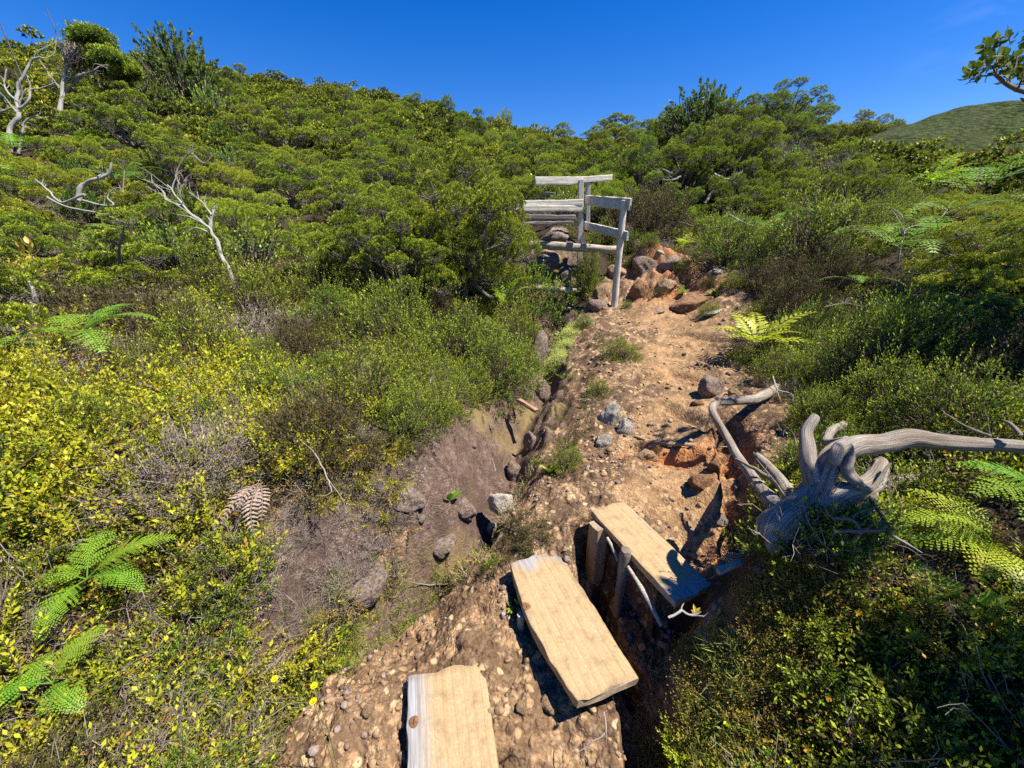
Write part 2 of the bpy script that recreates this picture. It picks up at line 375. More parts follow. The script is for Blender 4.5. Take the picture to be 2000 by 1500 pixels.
def leafmat(name, young, mid, old_shaded, odd=None, trans=.35, rough=.5, vary=.12, spec=.3):
    """tint.x random per leaf, tint.y 1 at growing tips, lowered where clumps paint in shade; object random shifts hue and value a little"""
    m, nt = newmat(name); N = NT(nt); t = N.sep(N.attr('tint'))
    oi = N.n('ShaderNodeObjectInfo')
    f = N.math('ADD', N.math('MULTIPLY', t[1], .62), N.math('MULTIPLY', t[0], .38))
    stops = [(0., old_shaded), (.45, mid), (.95, young)]
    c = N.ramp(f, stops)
    if odd is not None:
        c = N.mix(N.math('GREATER_THAN', t[0], .93), c, odd)
    geo = N.n('ShaderNodeNewGeometry')
    big = N.noise(geo.outputs['Position'], 1.7, 3)
    hs = N.n('ShaderNodeHueSaturation')
    hs.inputs['Hue'].default_value = .5
    N.l(N.math('ADD', N.math('MULTIPLY', N.math('SUBTRACT', oi.outputs['Random'], .5), vary*.35), .5), hs.inputs['Hue'])
    N.l(N.math('ADD', N.math('MULTIPLY', big, .9*vary*4), 1-.45*vary*4), hs.inputs['Value']); N.l(c, hs.inputs['Color'])
    col = hs.outputs[0]
    p = N.principled(col, rough, None, spec)
    tr = N.n('ShaderNodeBsdfTranslucent'); g = N.n('ShaderNodeGamma'); g.inputs[1].default_value = .85; N.l(col, g.inputs[0])
    N.l(N.mix(.5, g.outputs[0], (.75,1.,.1), 'MULTIPLY'), tr.inputs[0])
    mx = N.n('ShaderNodeMixShader'); mx.inputs[0].default_value = trans; N.l(p.outputs[0], mx.inputs[1]); N.l(tr.outputs[0], mx.inputs[2])
    N.out(mx); return m
def barkmat(name, c1, c2, stripes=14., rough=.85, bump=.5, lichen=None):
    """tint = (angle, length, random)"""
    m, nt = newmat(name); N = NT(nt); t = N.sep(N.attr('tint'))
    a = N.math('MULTIPLY', t[0], 2*PI)
    v = N.comb(N.math('MULTIPLY', N.math('COSINE', a), stripes*.16), N.math('MULTIPLY', N.math('SINE', a), stripes*.16), N.math('ADD', N.math('MULTIPLY', t[1], 2.2), N.math('MULTIPLY', t[2], 9)))
    n1 = N.noise(v, 3.2, 6, .65, .25); geo = N.n('ShaderNodeNewGeometry'); n2 = N.noise(geo.outputs['Position'], 9, 4)
    c = N.mix(N.ramp(n1, [(.36,0.),(.62,1.)]), c1, c2)
    c = N.mix(N.ramp(n1, [(.30,1.),(.40,0.)]), c, tuple(x*.25 for x in c1))
    c = N.mix(N.math('MULTIPLY', N.ramp(n2, [(.45,0.),(.7,1.)]), .55), c, lichen or tuple(x*.6 for x in c1))
    N.out(N.principled(c, rough, N.bump(n1, bump, .006), .25)); return m
# ---------------------------------------------------------------- render, camera, light
S.view_settings.view_transform = 'Standard'; S.view_settings.look = 'None'; S.view_settings.exposure = 1.12; S.view_settings.gamma = 1
S.cycles.max_bounces = 6; S.cycles.diffuse_bounces = 1; S.cycles.glossy_bounces = 2; S.cycles.transmission_bounces = 4; S.cycles.transparent_max_bounces = 4
S.cycles.use_denoising = False
cam = bpy.data.cameras.new('camera'); co = link('camera', cam, None, (0,0,CAMZ), (math.radians(90)-PITCH,0,0))
cam.sensor_width = 36; cam.lens = FPX/2000*36; cam.clip_end = 3000; cam.clip_start = .02; S.camera = co
SUN_AZ = math.radians(102); SUN_EL = math.radians(61)     # azimuth clockwise from the view direction
sd = np.array([math.sin(SUN_AZ)*math.cos(SUN_EL), math.cos(SUN_AZ)*math.cos(SUN_EL), math.sin(SUN_EL)])
sl = bpy.data.lights.new('sun', 'SUN'); sl.energy = 5.0; sl.angle = math.radians(.5); sl.color = (1,.94,.83)
so = link('sun', sl, None, (5,-5,10)); so.rotation_euler = Vector(-sd).to_track_quat('-Z','Y').to_euler()
wd = bpy.data.worlds.new('World'); S.world = wd; wd.use_nodes = True; wn = NT(wd.node_tree); wd.node_tree.nodes.clear()
sky = wn.n('ShaderNodeTexSky', sky_type='NISHITA'); sky.sun_disc = False; sky.sun_elevation = SUN_EL; sky.sun_rotation = SUN_AZ
sky.altitude = 600; sky.air_density = 1.0; sky.dust_density = .3; sky.ozone_density = 4.0
hsv = wn.n('ShaderNodeHueSaturation'); hsv.inputs['Saturation'].default_value = 1.42; hsv.inputs['Hue'].default_value = .517
wn.l(sky.outputs[0], hsv.inputs['Color'])
# a wisp or two of thin cloud low on the right
tc = wn.n('ShaderNodeTexCoord'); mp = wn.n('ShaderNodeMapping'); mp.inputs['Scale'].default_value = (2,2,7); wn.l(tc.outputs['Generated'], mp.inputs['Vector'])
cn = wn.noise(mp.outputs[0], 2.3, 6, .6); sx = wn.sep(tc.outputs['Generated'])
cm = wn.math('MULTIPLY', wn.ramp(cn, [(.56,0.),(.8,1.)]), wn.ramp(sx[0], [(.60,0.),(.72,1.)]))
skc = wn.mix(wn.math('MULTIPLY', cm, .25), hsv.outputs[0], (6,7,8.5))
bg = wn.n('ShaderNodeBackground'); bg.inputs[1].default_value = .080; wn.l(skc, bg.inputs[0])
wo = wn.n('ShaderNodeOutputWorld'); wn.l(bg.outputs[0], wo.inputs[0])
# ---------------------------------------------------------------- materials of the setting
def m_ground():
    m, nt = newmat('soil'); N = NT(nt); a = N.sep(N.attr('tint')); b = N.sep(N.attr('tint2'))
    pos = N.n('ShaderNodeNewGeometry').outputs['Position']
    n1 = N.noise(pos, 6, 6, .62, .3); n2 = N.noise(pos, 30, 5, .6); n3 = N.noise(pos, 2.2, 4); n4 = N.noise(pos, 110, 3, .6)
    # weathered tuff: tan grains in dark crust
    vo = N.n('ShaderNodeTexVoronoi', feature='F1'); vo.inputs['Scale'].default_value = 75; vo.inputs['Randomness'].default_value = 1
    nd = N.n('ShaderNodeTexNoise'); nd.inputs['Scale'].default_value = 40; nd.inputs['Detail'].default_value = 3; N.l(pos, nd.inputs['Vector'])
    wv = N.n('ShaderNodeVectorMath', operation='ADD'); sc = N.n('ShaderNodeVectorMath', operation='SCALE'); sc.inputs['Scale'].default_value = .018
    N.l(nd.outputs['Color'], sc.inputs[0]); N.l(pos, wv.inputs[0]); N.l(sc.outputs[0], wv.inputs[1]); N.l(wv.outputs[0], vo.inputs['Vector'])
    vcol = N.sep(vo.outputs['Color']); 
    tan = N.ramp(vcol[0], [(0,(.12,.06,.028)),(.3,(.235,.13,.062)),(.55,(.32,.19,.092)),(.8,(.43,.29,.16)),(1,(.54,.41,.26))])
    vb = N.n('ShaderNodeTexVoronoi', feature='F1'); vb.inputs['Scale'].default_value = 24; N.l(wv.outputs[0], vb.inputs['Vector']); vbc = N.sep(vb.outputs['Color'])
    clast = N.math('MULTIPLY', N.ramp(vbc[0], [(.52,0.),(.60,1.)]), N.ramp(vb.outputs['Distance'], [(.30,1.),(.42,0.)]))
    gap = N.ramp(vo.outputs['Distance'], [(.30,0.),(.62,1.)])
    crust = N.ramp(n2, [(.3,(.035,.021,.014)),(.55,(.085,.052,.033)),(.75,(.17,.108,.066))])
    soil = N.mix(N.math('MULTIPLY', gap, .8), tan, crust)
    soil = N.mix(N.ramp(n4,[(.35,.0),(.6,.8)]), soil, N.mix(.5, tan, (.46,.31,.18)))
    dark = N.ramp(n1, [(.38,0.),(.54,1.)])
    soil = N.mix(N.math('MULTIPLY', dark, .85), soil, crust); n6 = N.noise(pos, 150, 3, .6); soil = N.mix(N.math('MULTIPLY', clast, .85), soil, N.mix(vbc[1], (.30,.17,.08), (.52,.38,.22)))
    trod = N.mix(N.ramp(n2,[(.35,0.),(.65,1.)]), (.23,.13,.058), (.385,.24,.118))
    trod = N.mix(N.math('MULTIPLY',N.ramp(n4,[(.4,0.),(.6,1.)]),.5), trod, tan)
    soil = N.mix(N.math('MULTIPLY', b[0], N.ramp(n1,[(.30,1.),(.62,.35)])), soil, trod)
    soil = N.mix(N.math('MULTIPLY', b[1], N.ramp(n3,[(.42,.1),(.62,.9)])), soil, (.42,.16,.05))
    # rock of the gully: purple brown, pale veins, algae
    rk = N.ramp(n2, [(.25,(.055,.034,.025)),(.5,(.135,.088,.066)),(.72,(.25,.18,.145)),(.85,(.42,.34,.28))])
    rk = N.mix(N.ramp(n6,[(.36,.75),(.52,0.)]), rk, (.05,.033,.026)); rk = N.mix(N.ramp(n6,[(.60,.0),(.72,.6)]), rk, (.40,.33,.28))
    rk = N.mix(N.math('MULTIPLY', N.ramp(n1,[(.45,0.),(.62,1.)]), .7), rk, (.075,.048,.037))
    rk = N.mix(N.math('MULTIPLY', N.ramp(n3,[(.5,0.),(.68,1.)]), .75), rk, (.20,.15,.055))
    col = N.mix(N.ramp(N.math('ADD', a[1], N.math('MULTIPLY', N.math('SUBTRACT', n1, .5), .7)), [(.42,0.),(.58,1.)]), soil, rk)
    slab = N.ramp(n2, [(.28,(.035,.023,.017)),(.48,(.09,.06,.045)),(.66,(.21,.155,.125)),(.82,(.42,.355,.29))])
    slab = N.mix(N.ramp(n6,[(.38,.8),(.52,0.)]), slab, (.045,.03,.025)); slab = N.mix(N.ramp(n6,[(.58,.0),(.70,.65)]), slab, (.50,.44,.38)); slab = N.mix(N.math('MULTIPLY', N.ramp(n1,[(.48,0.),(.60,1.)]), .7), slab, (.07,.045,.038))
    col = N.mix(N.ramp(N.math('ADD', b[2], N.math('MULTIPLY', N.math('SUBTRACT', n1, .5), .7)), [(.42,0.),(.58,1.)]), col, slab)
    # plant litter
    lit = N.ramp(n4, [(.3,(.02,.014,.009)),(.55,(.045,.032,.019)),(.8,(.08,.056,.032))])
    col = N.mix(N.ramp(N.math('ADD', a[2], N.math('MULTIPLY', N.math('SUBTRACT', n2, .5), .8)), [(.4,0.),(.6,1.)]), col, lit)
    hgt = N.math('ADD', N.math('MULTIPLY', n2, .6), N.math('ADD', N.math('MULTIPLY', n4, .35), N.math('MULTIPLY', N.math('SUBTRACT', 1, vo.outputs['Distance']), .5)))
    N.out(N.principled(col, .92, N.bump(hgt, .8, .012), .15)); return m
M_SOIL = m_ground()
def m_wood(name, fresh=(.62,.43,.22), grey=(.42,.42,.43), amt=.5, dark=.0, lo=.45, hi=.6, scale=1.):
    """object coordinates, grain along x"""
    m, nt = newmat(name); N = NT(nt); tc = N.n('ShaderNodeTexCoord').outputs['Object']; s = N.sep(tc)
    oi = N.n('ShaderNodeObjectInfo').outputs['Random']
    v = N.comb(N.math('ADD', N.math('MULTIPLY', s[0], 1.1*scale), N.math('MULTIPLY', oi, 31)), N.math('MULTIPLY', s[1], 7*scale), N.math('MULTIPLY', s[2], 7*scale))
    w = N.n('ShaderNodeTexWave', wave_type='RINGS', rings_direction='X'); w.inputs['Scale'].default_value = 1.0; w.inputs['Distortion'].default_value = 11; w.inputs['Detail'].default_value = 3; w.inputs['Detail Scale'].default_value = .45
    v2 = N.comb(N.math('MULTIPLY', s[0], 1.2*scale), N.math('ADD', N.math('MULTIPLY', s[1], 9*scale), N.math('MULTIPLY', oi, 7)), N.math('MULTIPLY', s[2], 9*scale))
    N.l(v2, w.inputs['Vector'])
    fine = N.noise(N.comb(N.math('MULTIPLY', s[0], 6), N.math('MULTIPLY', s[1], 160), N.math('MULTIPLY', s[2], 160)), 1, 4, .7)
    blot = N.noise(v, 2.2, 5, .6)
    c = N.mix(N.ramp(w.outputs['Fac'], [(.0,.55),(.12,.0),(1,.0)]), fresh, tuple(x*.55 for x in fresh))
    c = N.mix(N.math('MULTIPLY', N.ramp(fine, [(.35,1.),(.6,0.)]), .42), c, tuple(x*.6 for x in fresh))
    c = N.mix(N.ramp(N.noise(tc, 120, 3, .7), [(.42,.55),(.60,0.)]), c, tuple(x*.55 for x in fresh)); c = N.mix(N.ramp(N.noise(tc, 9, 5, .65), [(.40,.0),(.75,.6)]), c, tuple(x*.72 for x in fresh))
    g = N.mix(N.ramp(fine, [(.3,1.),(.62,0.)]), grey, tuple(x*.38 for x in grey))
    c = N.mix(N.math('MULTIPLY', N.ramp(N.math('ADD', blot, N.math('MULTIPLY', N.math('SUBTRACT', fine, .5), .25)), [(lo,0.),(hi,1.)]), amt), c, g)
    dirt = N.noise(tc, 16, 5, .65); c = N.mix(N.math('MULTIPLY', N.ramp(dirt, [(.50,0.),(.68,1.)]), .5), c, (.17,.105,.06))
    edge = N.attr('tint'); e = N.sep(edge)
    c = N.mix(N.math('MULTIPLY', e[0], N.ramp(N.math('ADD', fine, N.math('MULTIPLY', blot, .8)), [(.55,.55),(1.,1.)])), c, g)
    c = N.mix(N.math('MULTIPLY', e[1], N.ramp(dirt,[(.35,.2),(.6,1.)])), c, (.17,.11,.065))
    h = N.math('ADD', N.math('MULTIPLY', fine, .7), N.math('MULTIPLY', w.outputs['Fac'], .4))
    N.out(N.principled(c, .8, N.bump(h, .45, .004), .2)); return m
M_PLANK = m_wood('worn_plank_wood', (.45,.315,.165), (.31,.31,.32), .6, lo=.58, hi=.80)
M_RAIL = m_wood('weathered_rail_wood', (.52,.45,.35), (.74,.69,.58), .85, lo=.3, hi=.5, scale=.8)
M_OLDWOOD = m_wood('old_log_wood', (.34,.25,.17), (.46,.42,.36), .7, lo=.4, hi=.55, scale=.8)
M_DRIFT = barkmat('weathered_dead_wood', (.085,.062,.045), (.47,.415,.35), 34, bump=1.0, lichen=(.22,.15,.10))
M_DEAD = barkmat('pale_dead_branch', (.16,.145,.125), (.40,.38,.34), 14, lichen=(.36,.36,.30))
M_BARK = barkmat('shrub_bark', (.10,.075,.055), (.22,.18,.14), 12, lichen=(.28,.27,.22))
M_TWIG = barkmat('thin_twig', (.085,.055,.035), (.19,.135,.09), 6)
M_GREYTWIG = barkmat('dry_grey_twig', (.20,.15,.12), (.42,.35,.30), 6)
def m_rock(name, c1, c2, c3, dark, moss=None):
    m, nt = newmat(name); N = NT(nt); tc = N.n('ShaderNodeTexCoord').outputs['Object']; oi = N.n('ShaderNodeObjectInfo').outputs['Random']
    ad = N.n('ShaderNodeVectorMath', operation='ADD'); N.l(tc, ad.inputs[0]); N.l(N.comb(N.math('MULTIPLY', oi, 13), oi, oi), ad.inputs[1]); p = ad.outputs[0]
    n1 = N.noise(p, 7, 6, .6, .2); n2 = N.noise(p, 34, 5, .65); n3 = N.noise(p, 3, 3)
    c = N.ramp(n2, [(.3,c1),(.5,c2),(.72,c3)])
    c = N.mix(N.math('MULTIPLY', N.ramp(n1, [(.48,0.),(.60,1.)]), .8), c, dark)
    if moss: c = N.mix(N.math('MULTIPLY', N.ramp(n3, [(.5,0.),(.62,1.)]), .7), c, moss)
    N.out(N.principled(c, .9, N.bump(N.math('ADD', n2, N.math('MULTIPLY', n1, 1.2)), .7, .02), .2)); return m
M_ROCK_TAN = m_rock('tan_rock', (.20,.12,.06), (.34,.22,.12), (.50,.38,.25), (.10,.06,.045))
M_ROCK_RUST = m_rock('rusty_rock', (.14,.062,.03), (.26,.135,.065), (.40,.26,.15), (.08,.045,.035))
M_ROCK_DARK = m_rock('dark_rock', (.13,.085,.07), (.26,.19,.165), (.42,.34,.30), (.06,.04,.035), (.15,.12,.05))
M_ROCK_LICHEN = m_rock('lichened_rock', (.20,.16,.13), (.36,.33,.30), (.60,.58,.54), (.10,.07,.055), (.17,.16,.07))
M_ROCK_PALE = m_rock('pale_rock', (.38,.33,.27), (.52,.48,.42), (.62,.59,.54), (.33,.25,.16))
# ---------------------------------------------------------------- the ground sheet
def build_ground():
    th = np.unique(np.r_[np.linspace(-PI, -1.15, 110), np.linspace(-1.15, 1.15, 900), np.linspace(1.15, PI, 110)])[:-1]
    rr = np.r_[np.geomspace(.18, .55, 40)[:-1], np.geomspace(.55, 3.2, 430)[:-1], np.geomspace(3.2, 9, 190)[:-1], np.geomspace(9, 45, 120)[:-1], np.geomspace(45, 700, 30)]
    TH, R = np.meshgrid(th, rr); X = R*np.sin(TH); Y = R*np.cos(TH); Z = height(X, Y)
    Z = np.where(R > 110, Z-(R-110)*.12, Z)
    nt_, nr = len(th), len(rr)
    i = np.arange(nr-1)[:,None]; j = np.arange(nt_)[None,:]; jn = (j+1) % nt_
    F = np.stack([i*nt_+j, i*nt_+jn, (i+1)*nt_+jn, (i+1)*nt_+j], -1).reshape(-1,4)
    x, y = X.ravel(), Y.ravel(); near = np.hypot(x,y) < 14
    A = np.zeros((len(x),3)); B = np.zeros((len(x),3)); A[:,2] = 1
    xn, yn = x[near], y[near]; wob = .05*fbm2(xn*4,yn*4,3,51)
    sp = np.minimum(np.minimum(sd_poly(xn,yn,P_PATH),sd_poly(xn,yn,P_RIDGE)),sd_poly(xn,yn,P_CRUST))+wob; sg = sd_poly(xn,yn,P_GULLY)+wob; ss = sd_poly(xn,yn,P_SLAB)+wob; stt = sd_poly(xn,yn,P_TERR)
    bare = np.maximum.reduce([sstep(.08,-.05,sp), sstep(.03,-.03,sg), sstep(.08,-.05,ss)])
    A[near,2] = 1-bare; A[near,1] = sstep(.03,-.04,sg)
    B[near,2] = sstep(.05,-.08,ss)
    st = sd_poly(xn,yn,P_TROD)+wob*1.5; st2 = sd_poly(xn,yn,P_TROD2)+wob
    B[near,0] = np.maximum(sstep(.10,-.12,st), .38*sstep(.10,-.15,st2))
    dd,_ = seg_dist(xn,yn,L_DRIP); ds,_ = seg_dist(xn,yn,L_STEP)
    B[near,1] = np.clip(np.maximum.reduce([sstep(.22,.04,dd), .7*sstep(.2,.05,ds), .6*sstep(.1,-.3,stt)]),0,1)
    mb = MB(); mb.add(np.c_[x,y,Z.ravel()], F, 0, A)
    k = len(x)-0
    c0 = np.arange(nt_); mb.add(np.vstack([np.c_[x[:nt_],y[:nt_],Z.ravel()[:nt_]],[[0,0,ground(0,0.05)]]]), np.c_[c0,np.full(nt_,nt_),(c0+1)%nt_], 0, (0,0,0))
    me = mb.mesh('ground', [M_SOIL])
    b = me.attributes.new('tint2','FLOAT_VECTOR','POINT'); BB = np.vstack([B, np.zeros((nt_+1,3))]); b.data.foreach_set('vector', BB.astype(np.float32).ravel())
    link('ground', me, kind='structure')
build_ground()
# ---------------------------------------------------------------- plank steps
def frame_from(a, b, c):
    """a->b long axis, a->c width: returns origin and matrix columns"""
    x = norm(b-a); z = norm(np.cross(x, c-a)); 
    if z[2] < 0: z = -z
    y = np.cross(z, x); return x, y, z
def set_matrix(o, org, x, y, z):
    from mathutils import Matrix
    o.matrix_world = Matrix(((x[0],y[0],z[0],org[0]),(x[1],y[1],z[1],org[1]),(x[2],y[2],z[2],org[2]),(0,0,0,1)))
def board(mb, L, Wd, T, nx=40, ny=14, seed=0, wear=.004, cup=0., greyfn=None, dirtfn=None, mat=0, bend=0., bowl=0.):
    """box with rounded worn edges; top at z=0, x in 0..L, y centred"""
    xs = np.linspace(0,1,nx); 
    def prof(u): return u
    # cross-section ring
    hw = Wd/2; r = min(.004, T*.25)
    yy = np.r_[-hw+r*.0, np.linspace(-hw+r, hw-r, ny), hw]
    ring = [(y, 0.) for y in np.linspace(-hw+r, hw-r, ny)]+[(hw-r*.3,-r*.3),(hw,-r)]+[(hw,-T*.5),(hw,-T+r),(hw-r,-T)]+[(y,-T) for y in np.linspace(hw-2*r,-hw+2*r,6)]+[(-hw+r,-T),(-hw,-T+r),(-hw,-T*.5),(-hw,-r),(-hw+r*.3,-r*.3)]
    ring = np.array(ring); m = len(ring)
    V = []; A = []
    for i, u in enumerate(xs):
        x = u*L; en = min(u,1-u)*L
        y = ring[:,0].copy(); z = ring[:,1].copy()
        k = 1.
        side = sstep(.6,1.,np.abs(y)/hw)
        n = vnoise(np.full(m,x*9.), y*14, z*20, seed); n2 = vnoise(np.full(m,x*40.), y*50, z*50, seed+1)
        y = y-np.sign(y)*side*np.abs(n)*wear*1.6-side*np.sign(y)*np.abs(n2)*wear*.5
        z = z+(n*.5+n2*.25)*wear*.5-cup*(1-(ring[:,0]/hw)**2)*1.0+bend*math.sin(PI*u)
        y = y-bowl*math.sin(PI*min(max(u,0),1))*sstep(.6,-1.,(1 if bowl >= 0 else -1)*ring[:,0]/hw)
        xe = x+(vnoise(np.zeros(m)+5*u, y*26, z*30, seed+3)*wear*1.4 if i in (0,nx-1) else 0)
        if i == 0 or i == nx-1: z = np.where(z > -T*.5, z-.002, z)
        V.append(np.c_[np.broadcast_to(xe,(m,)), y, z])
        g = greyfn(u, ring[:,0]/hw) if greyfn else np.zeros(m); d = dirtfn(u, ring[:,0]/hw) if dirtfn else np.zeros(m)
        A.append(np.c_[np.broadcast_to(g,(m,)), np.broadcast_to(d,(m,)), np.zeros(m)])
    V = np.array(V); A = np.array(A).reshape(-1,3)
    i = np.arange(nx-1)[:,None]; j = np.arange(m)[None,:]; jn = (j+1)%m
    F = np.stack([i*m+j,(i+1)*m+j,(i+1)*m+jn,i*m+jn],-1).reshape(-1,4)
    mb.add(V.reshape(-1,3), F, mat, A)
    for e in (0,nx-1):
        ring3 = V[e]; c = ring3.mean(0); k = np.arange(m); FF = np.c_[k,(k+1)%m,np.full(m,m)]
        if e: FF = FF[:,::-1]
        mb.add(np.vstack([ring3,c]), FF, mat, (.35,.3,0))
def pz(px, py, z):
    d = ray(px,py); t = (z-CAMZ)/d[2]; return np.array([0,0,CAMZ])+d*t
def knot(parent, x, y, r, name='knot'):
    mb = MB(); a = np.linspace(0,2*PI,28,endpoint=False); rad = r*(1+.06*np.sin(3*a+1))
    V = [np.c_[x+rad*np.cos(a)*1.12, y+rad*np.sin(a), np.full(28,.0012)], np.c_[x+rad*.8*np.cos(a), y+rad*.75*np.sin(a), np.full(28,.004)], np.c_[x+rad*.45*np.cos(a), y+rad*.4*np.sin(a), np.full(28,.003)]]
    V = np.vstack(V+[[[x,y,.0026]]]); F = []
    for q in (0,1):
        for k in range(28): F.append((q*28+k,q*28+(k+1)%28,(q+1)*28+(k+1)%28,(q+1)*28+k))
    mb.add(V,F,0); k = np.arange(28); mb.add(V, np.c_[56+k,56+(k+1)%28,np.full(28,84)],0)
    cr = MB(); cr.add([[x-r*.7,y+.0012,.0046],[x+r*.75,y-.003,.0046],[x+r*.75,y-.0006,.0046],[x-r*.7,y+.0035,.0046]],[(0,1,2,3)])
    o = mb.obj(name, M_KNOT, parent); cr.obj('crack', M_CRACK, o); return o
def simple_mat(name, c1, c2, scale=30, rough=.8, bump=.4):
    m, nt = newmat(name); N = NT(nt); tc = N.n('ShaderNodeTexCoord').outputs['Object']
    n = N.noise(tc, scale, 5, .6); N.out(N.principled(N.ramp(n,[(.3,c1),(.7,c2)]), rough, N.bump(n,bump,.004), .25)); return m
M_KNOT = simple_mat('wood_knot', (.10,.045,.025), (.24,.12,.06), 60)
M_CRACK = simple_mat('dark_crack', (.015,.01,.008), (.03,.02,.015))
# nearest plank
Z1 = .045
def plank(name, p00, p01, p10, Wd, T, lab, grey, dirt, seed, cup=0., L=None, bend=0., bowl=0.):
    """p00,p01 the two corners of one end (left,right); p10 the far corner along from p00"""
    x, y, z = frame_from(p00, p10, p01); Lg = L or np.linalg.norm(p10-p00)
    if np.dot(p01-p00, y) < 0: y2 = -1
    else: y2 = 1
    org = p00+y*y2*Wd/2
    mb = MB(); board(mb, Lg, Wd, T, seed=seed, cup=cup, greyfn=grey, dirtfn=dirt, wear=.006, bend=bend, bowl=bowl*y2)
    o = mb.obj(name, M_PLANK); set_matrix(o, org, x, y, z); return o, y2
a = pz(793,1322,Z1+.012); b = pz(946,1308,Z1+.012); c = pz(791,1560,Z1-.005)
w1 = np.linalg.norm(b-a)
o, s = plank('step_plank', a, b, c, w1, .042, None, lambda u,v: np.clip(sstep(.25,.85,-v)*1.1,0,1)*sstep(-.2,.3,1-u), lambda u,v: .5*sstep(.06,0.,u)+0*v, 3, cup=.003, L=.62)
tag(o, 'nearest plank step at the bottom edge, greyed along its left side with a dark knot', 'plank step')
P1 = o; kx = np.array(o.matrix_world.inverted() @ Vector(pz(808,1408,Z1+.01))); knot(o, kx[0], kx[1], .0165)
# middle plank
a = pz(996,1100,.172); b2 = pz(1128,1374,.150); e = pz(1246,1310,.150)
w2 = np.linalg.norm(e-b2)*.98
o, s = plank('step_plank', b2, e, a, w2, .038, None, lambda u,v: sstep(.86,1.,u+.05*np.sin(v*5))+0*v, lambda u,v: np.clip(.9*sstep(.88,1.0,u)*sstep(.2,-.6,v)+.8*sstep(-.75,-1.,v)*sstep(.35,.6,u)+.4*sstep(.05,0,u),0,1), 5, bowl=.036)
tag(o, 'long middle plank step of yellow wood over a gap in the soil', 'plank step')
P2 = o; kx = np.array(o.matrix_world.inverted() @ Vector(pz(1028,1184,.165))); knot(o, kx[0], kx[1], .017)
# upper plank
a = pz(1153,997,.30); b3 = pz(1220,981,.30); c = pz(1318,1176,.278)
w3 = .2
x_, y_, z_ = frame_from(a, c, b3)
o, s = plank('step_plank', a, b3, c, .205, .036, None, lambda u,v: np.clip(sstep(.80,.97,u)+0*v,0,1), lambda u,v: .3*sstep(.08,0,u)+0*v, 9)
tag(o, 'upper plank step, grey at its near end, resting on a squared post', 'plank step')
P3 = o
def box_obj(name, p, x, y, z, dx, dy, dz, mat, seed=0, parent=None, grey=.0, **kw):
    """board whose long axis x starts at p; y width; z thickness (top face at p)"""
    mb = MB(); board(mb, dx, dy, dz, nx=max(12,int(dx*40)), ny=6, seed=seed, wear=.003, greyfn=lambda u,v: grey+0*v, mat=0)
    o = mb.obj(name, mat, parent, **kw); set_matrix(o, p, x, y, z); return o
# square post carrying the upper plank
ptop = pz(1171,1027,.275)
xl = norm((c-a)*np.array([1,1,0])); yl = np.array([-xl[1],xl[0],0])
box_obj('support_post', ptop+np.array([0,0,0])+yl*0.0-xl*.0+xl*.03, np.array([0,0,-1.]), yl, xl, .34, .07, .075, M_PLANK, 12, label='squared sawn post under the end of the upper plank step', cat='post')
# round stake
mb = MB(); st = pz(1222,1078,.285); sb = st+np.array([-.012,-.02,-.36])
tube(mb, [st+[0,0,.012], st-[0,0,.02], st*.5+sb*.5, sb], [.021,.026,.022,.02], 14, 0, 5, .14, 4, .06)
mb.obj('wooden_stake', M_OLDBARK if False else M_BARK, label='round dark stake with a split top beside the upper plank step', cat='stake')
# split brace and thin stick leaning in the trench
mb = MB(); tube(mb, [pz(1226,1106,.25), pz(1262,1165,.20), pz(1292,1222,.15)], [.007,.012,.009], 8, 0, 6, .2, 9, .1)
mb.obj('split_stick', M_OLDWOOD, label='flat split stick leaning from the round stake down to the soil', cat='stick')
mb = MB(); tube(mb, [pz(1186,1050,.262), pz(1198,1072,.24), pz(1207,1096,.21)], [.008,.009,.006], 7, 0, 5, .2, 19, .1)
mb.obj('split_stick', M_OLDWOOD, label='short stub of stick wedged between the squared post and the stake', cat='stick')
# small prop under the middle plank
mb = MB(); q = pz(1018,1200,.125); tube(mb, [q, q-[0,0,.2]], [.016,.018], 9, 0, 5, .2, 21, .1)
mb.obj('wooden_stake', M_OLDWOOD, label='short grey stake under the left edge of the middle plank step', cat='stake')
# ---------------------------------------------------------------- railing
def rail_box(parent, p0, p1, hgt, thk, name, seed, mat=None):
    p0 = np.array(p0); p1 = np.array(p1); x = norm(p1-p0); zz = norm(np.cross(x, [0,0,1.])); yy = np.cross(zz, x)
    mb = MB(); board(mb, np.linalg.norm(p1-p0), hgt, thk, nx=24, ny=5, seed=seed, wear=.006, greyfn=lambda u,v:.3+0*v)
    o = mb.obj(name, mat or M_RAIL, parent); set_matrix(o, p0, x, yy, zz); return o
def post_box(parent, top, bot, w, seed, rnd=False):
    top = np.array(top); bot = np.array(bot); x = norm(bot-top); y = norm(np.cross(x,[0,-1.,0])); z = np.cross(x,y)
    if rnd:
        mb = MB(); tube(mb, [top, top*.6+bot*.4, bot], [w*.5,w*.54,w*.56], 14, 0, 8, .08, seed, .03); mb2 = mb
        o = mb.obj('post', M_RAILROUND, parent); return o
    mb = MB(); board(mb, np.linalg.norm(bot-top), w, w, nx=24, ny=5, seed=seed, wear=.005, greyfn=lambda u,v:.3+0*v)
    o = mb.obj('post', M_RAIL, parent); set_matrix(o, top-z*0+z*w*.5, x, y, z); return o
M_RAILROUND = barkmat('round_post_wood', (.42,.36,.29), (.66,.62,.55), 16, lichen=(.35,.3,.22))
M_LOG = barkmat('old_round_log', (.24,.18,.13), (.50,.44,.36), 16, lichen=(.2,.17,.1))
RA = empty('wooden_railing', (0,0,0), 'weathered grey railing of posts and boards beside the upper stairs', 'railing')
YA = 5.95; YB = 7.0; YC = 7.5
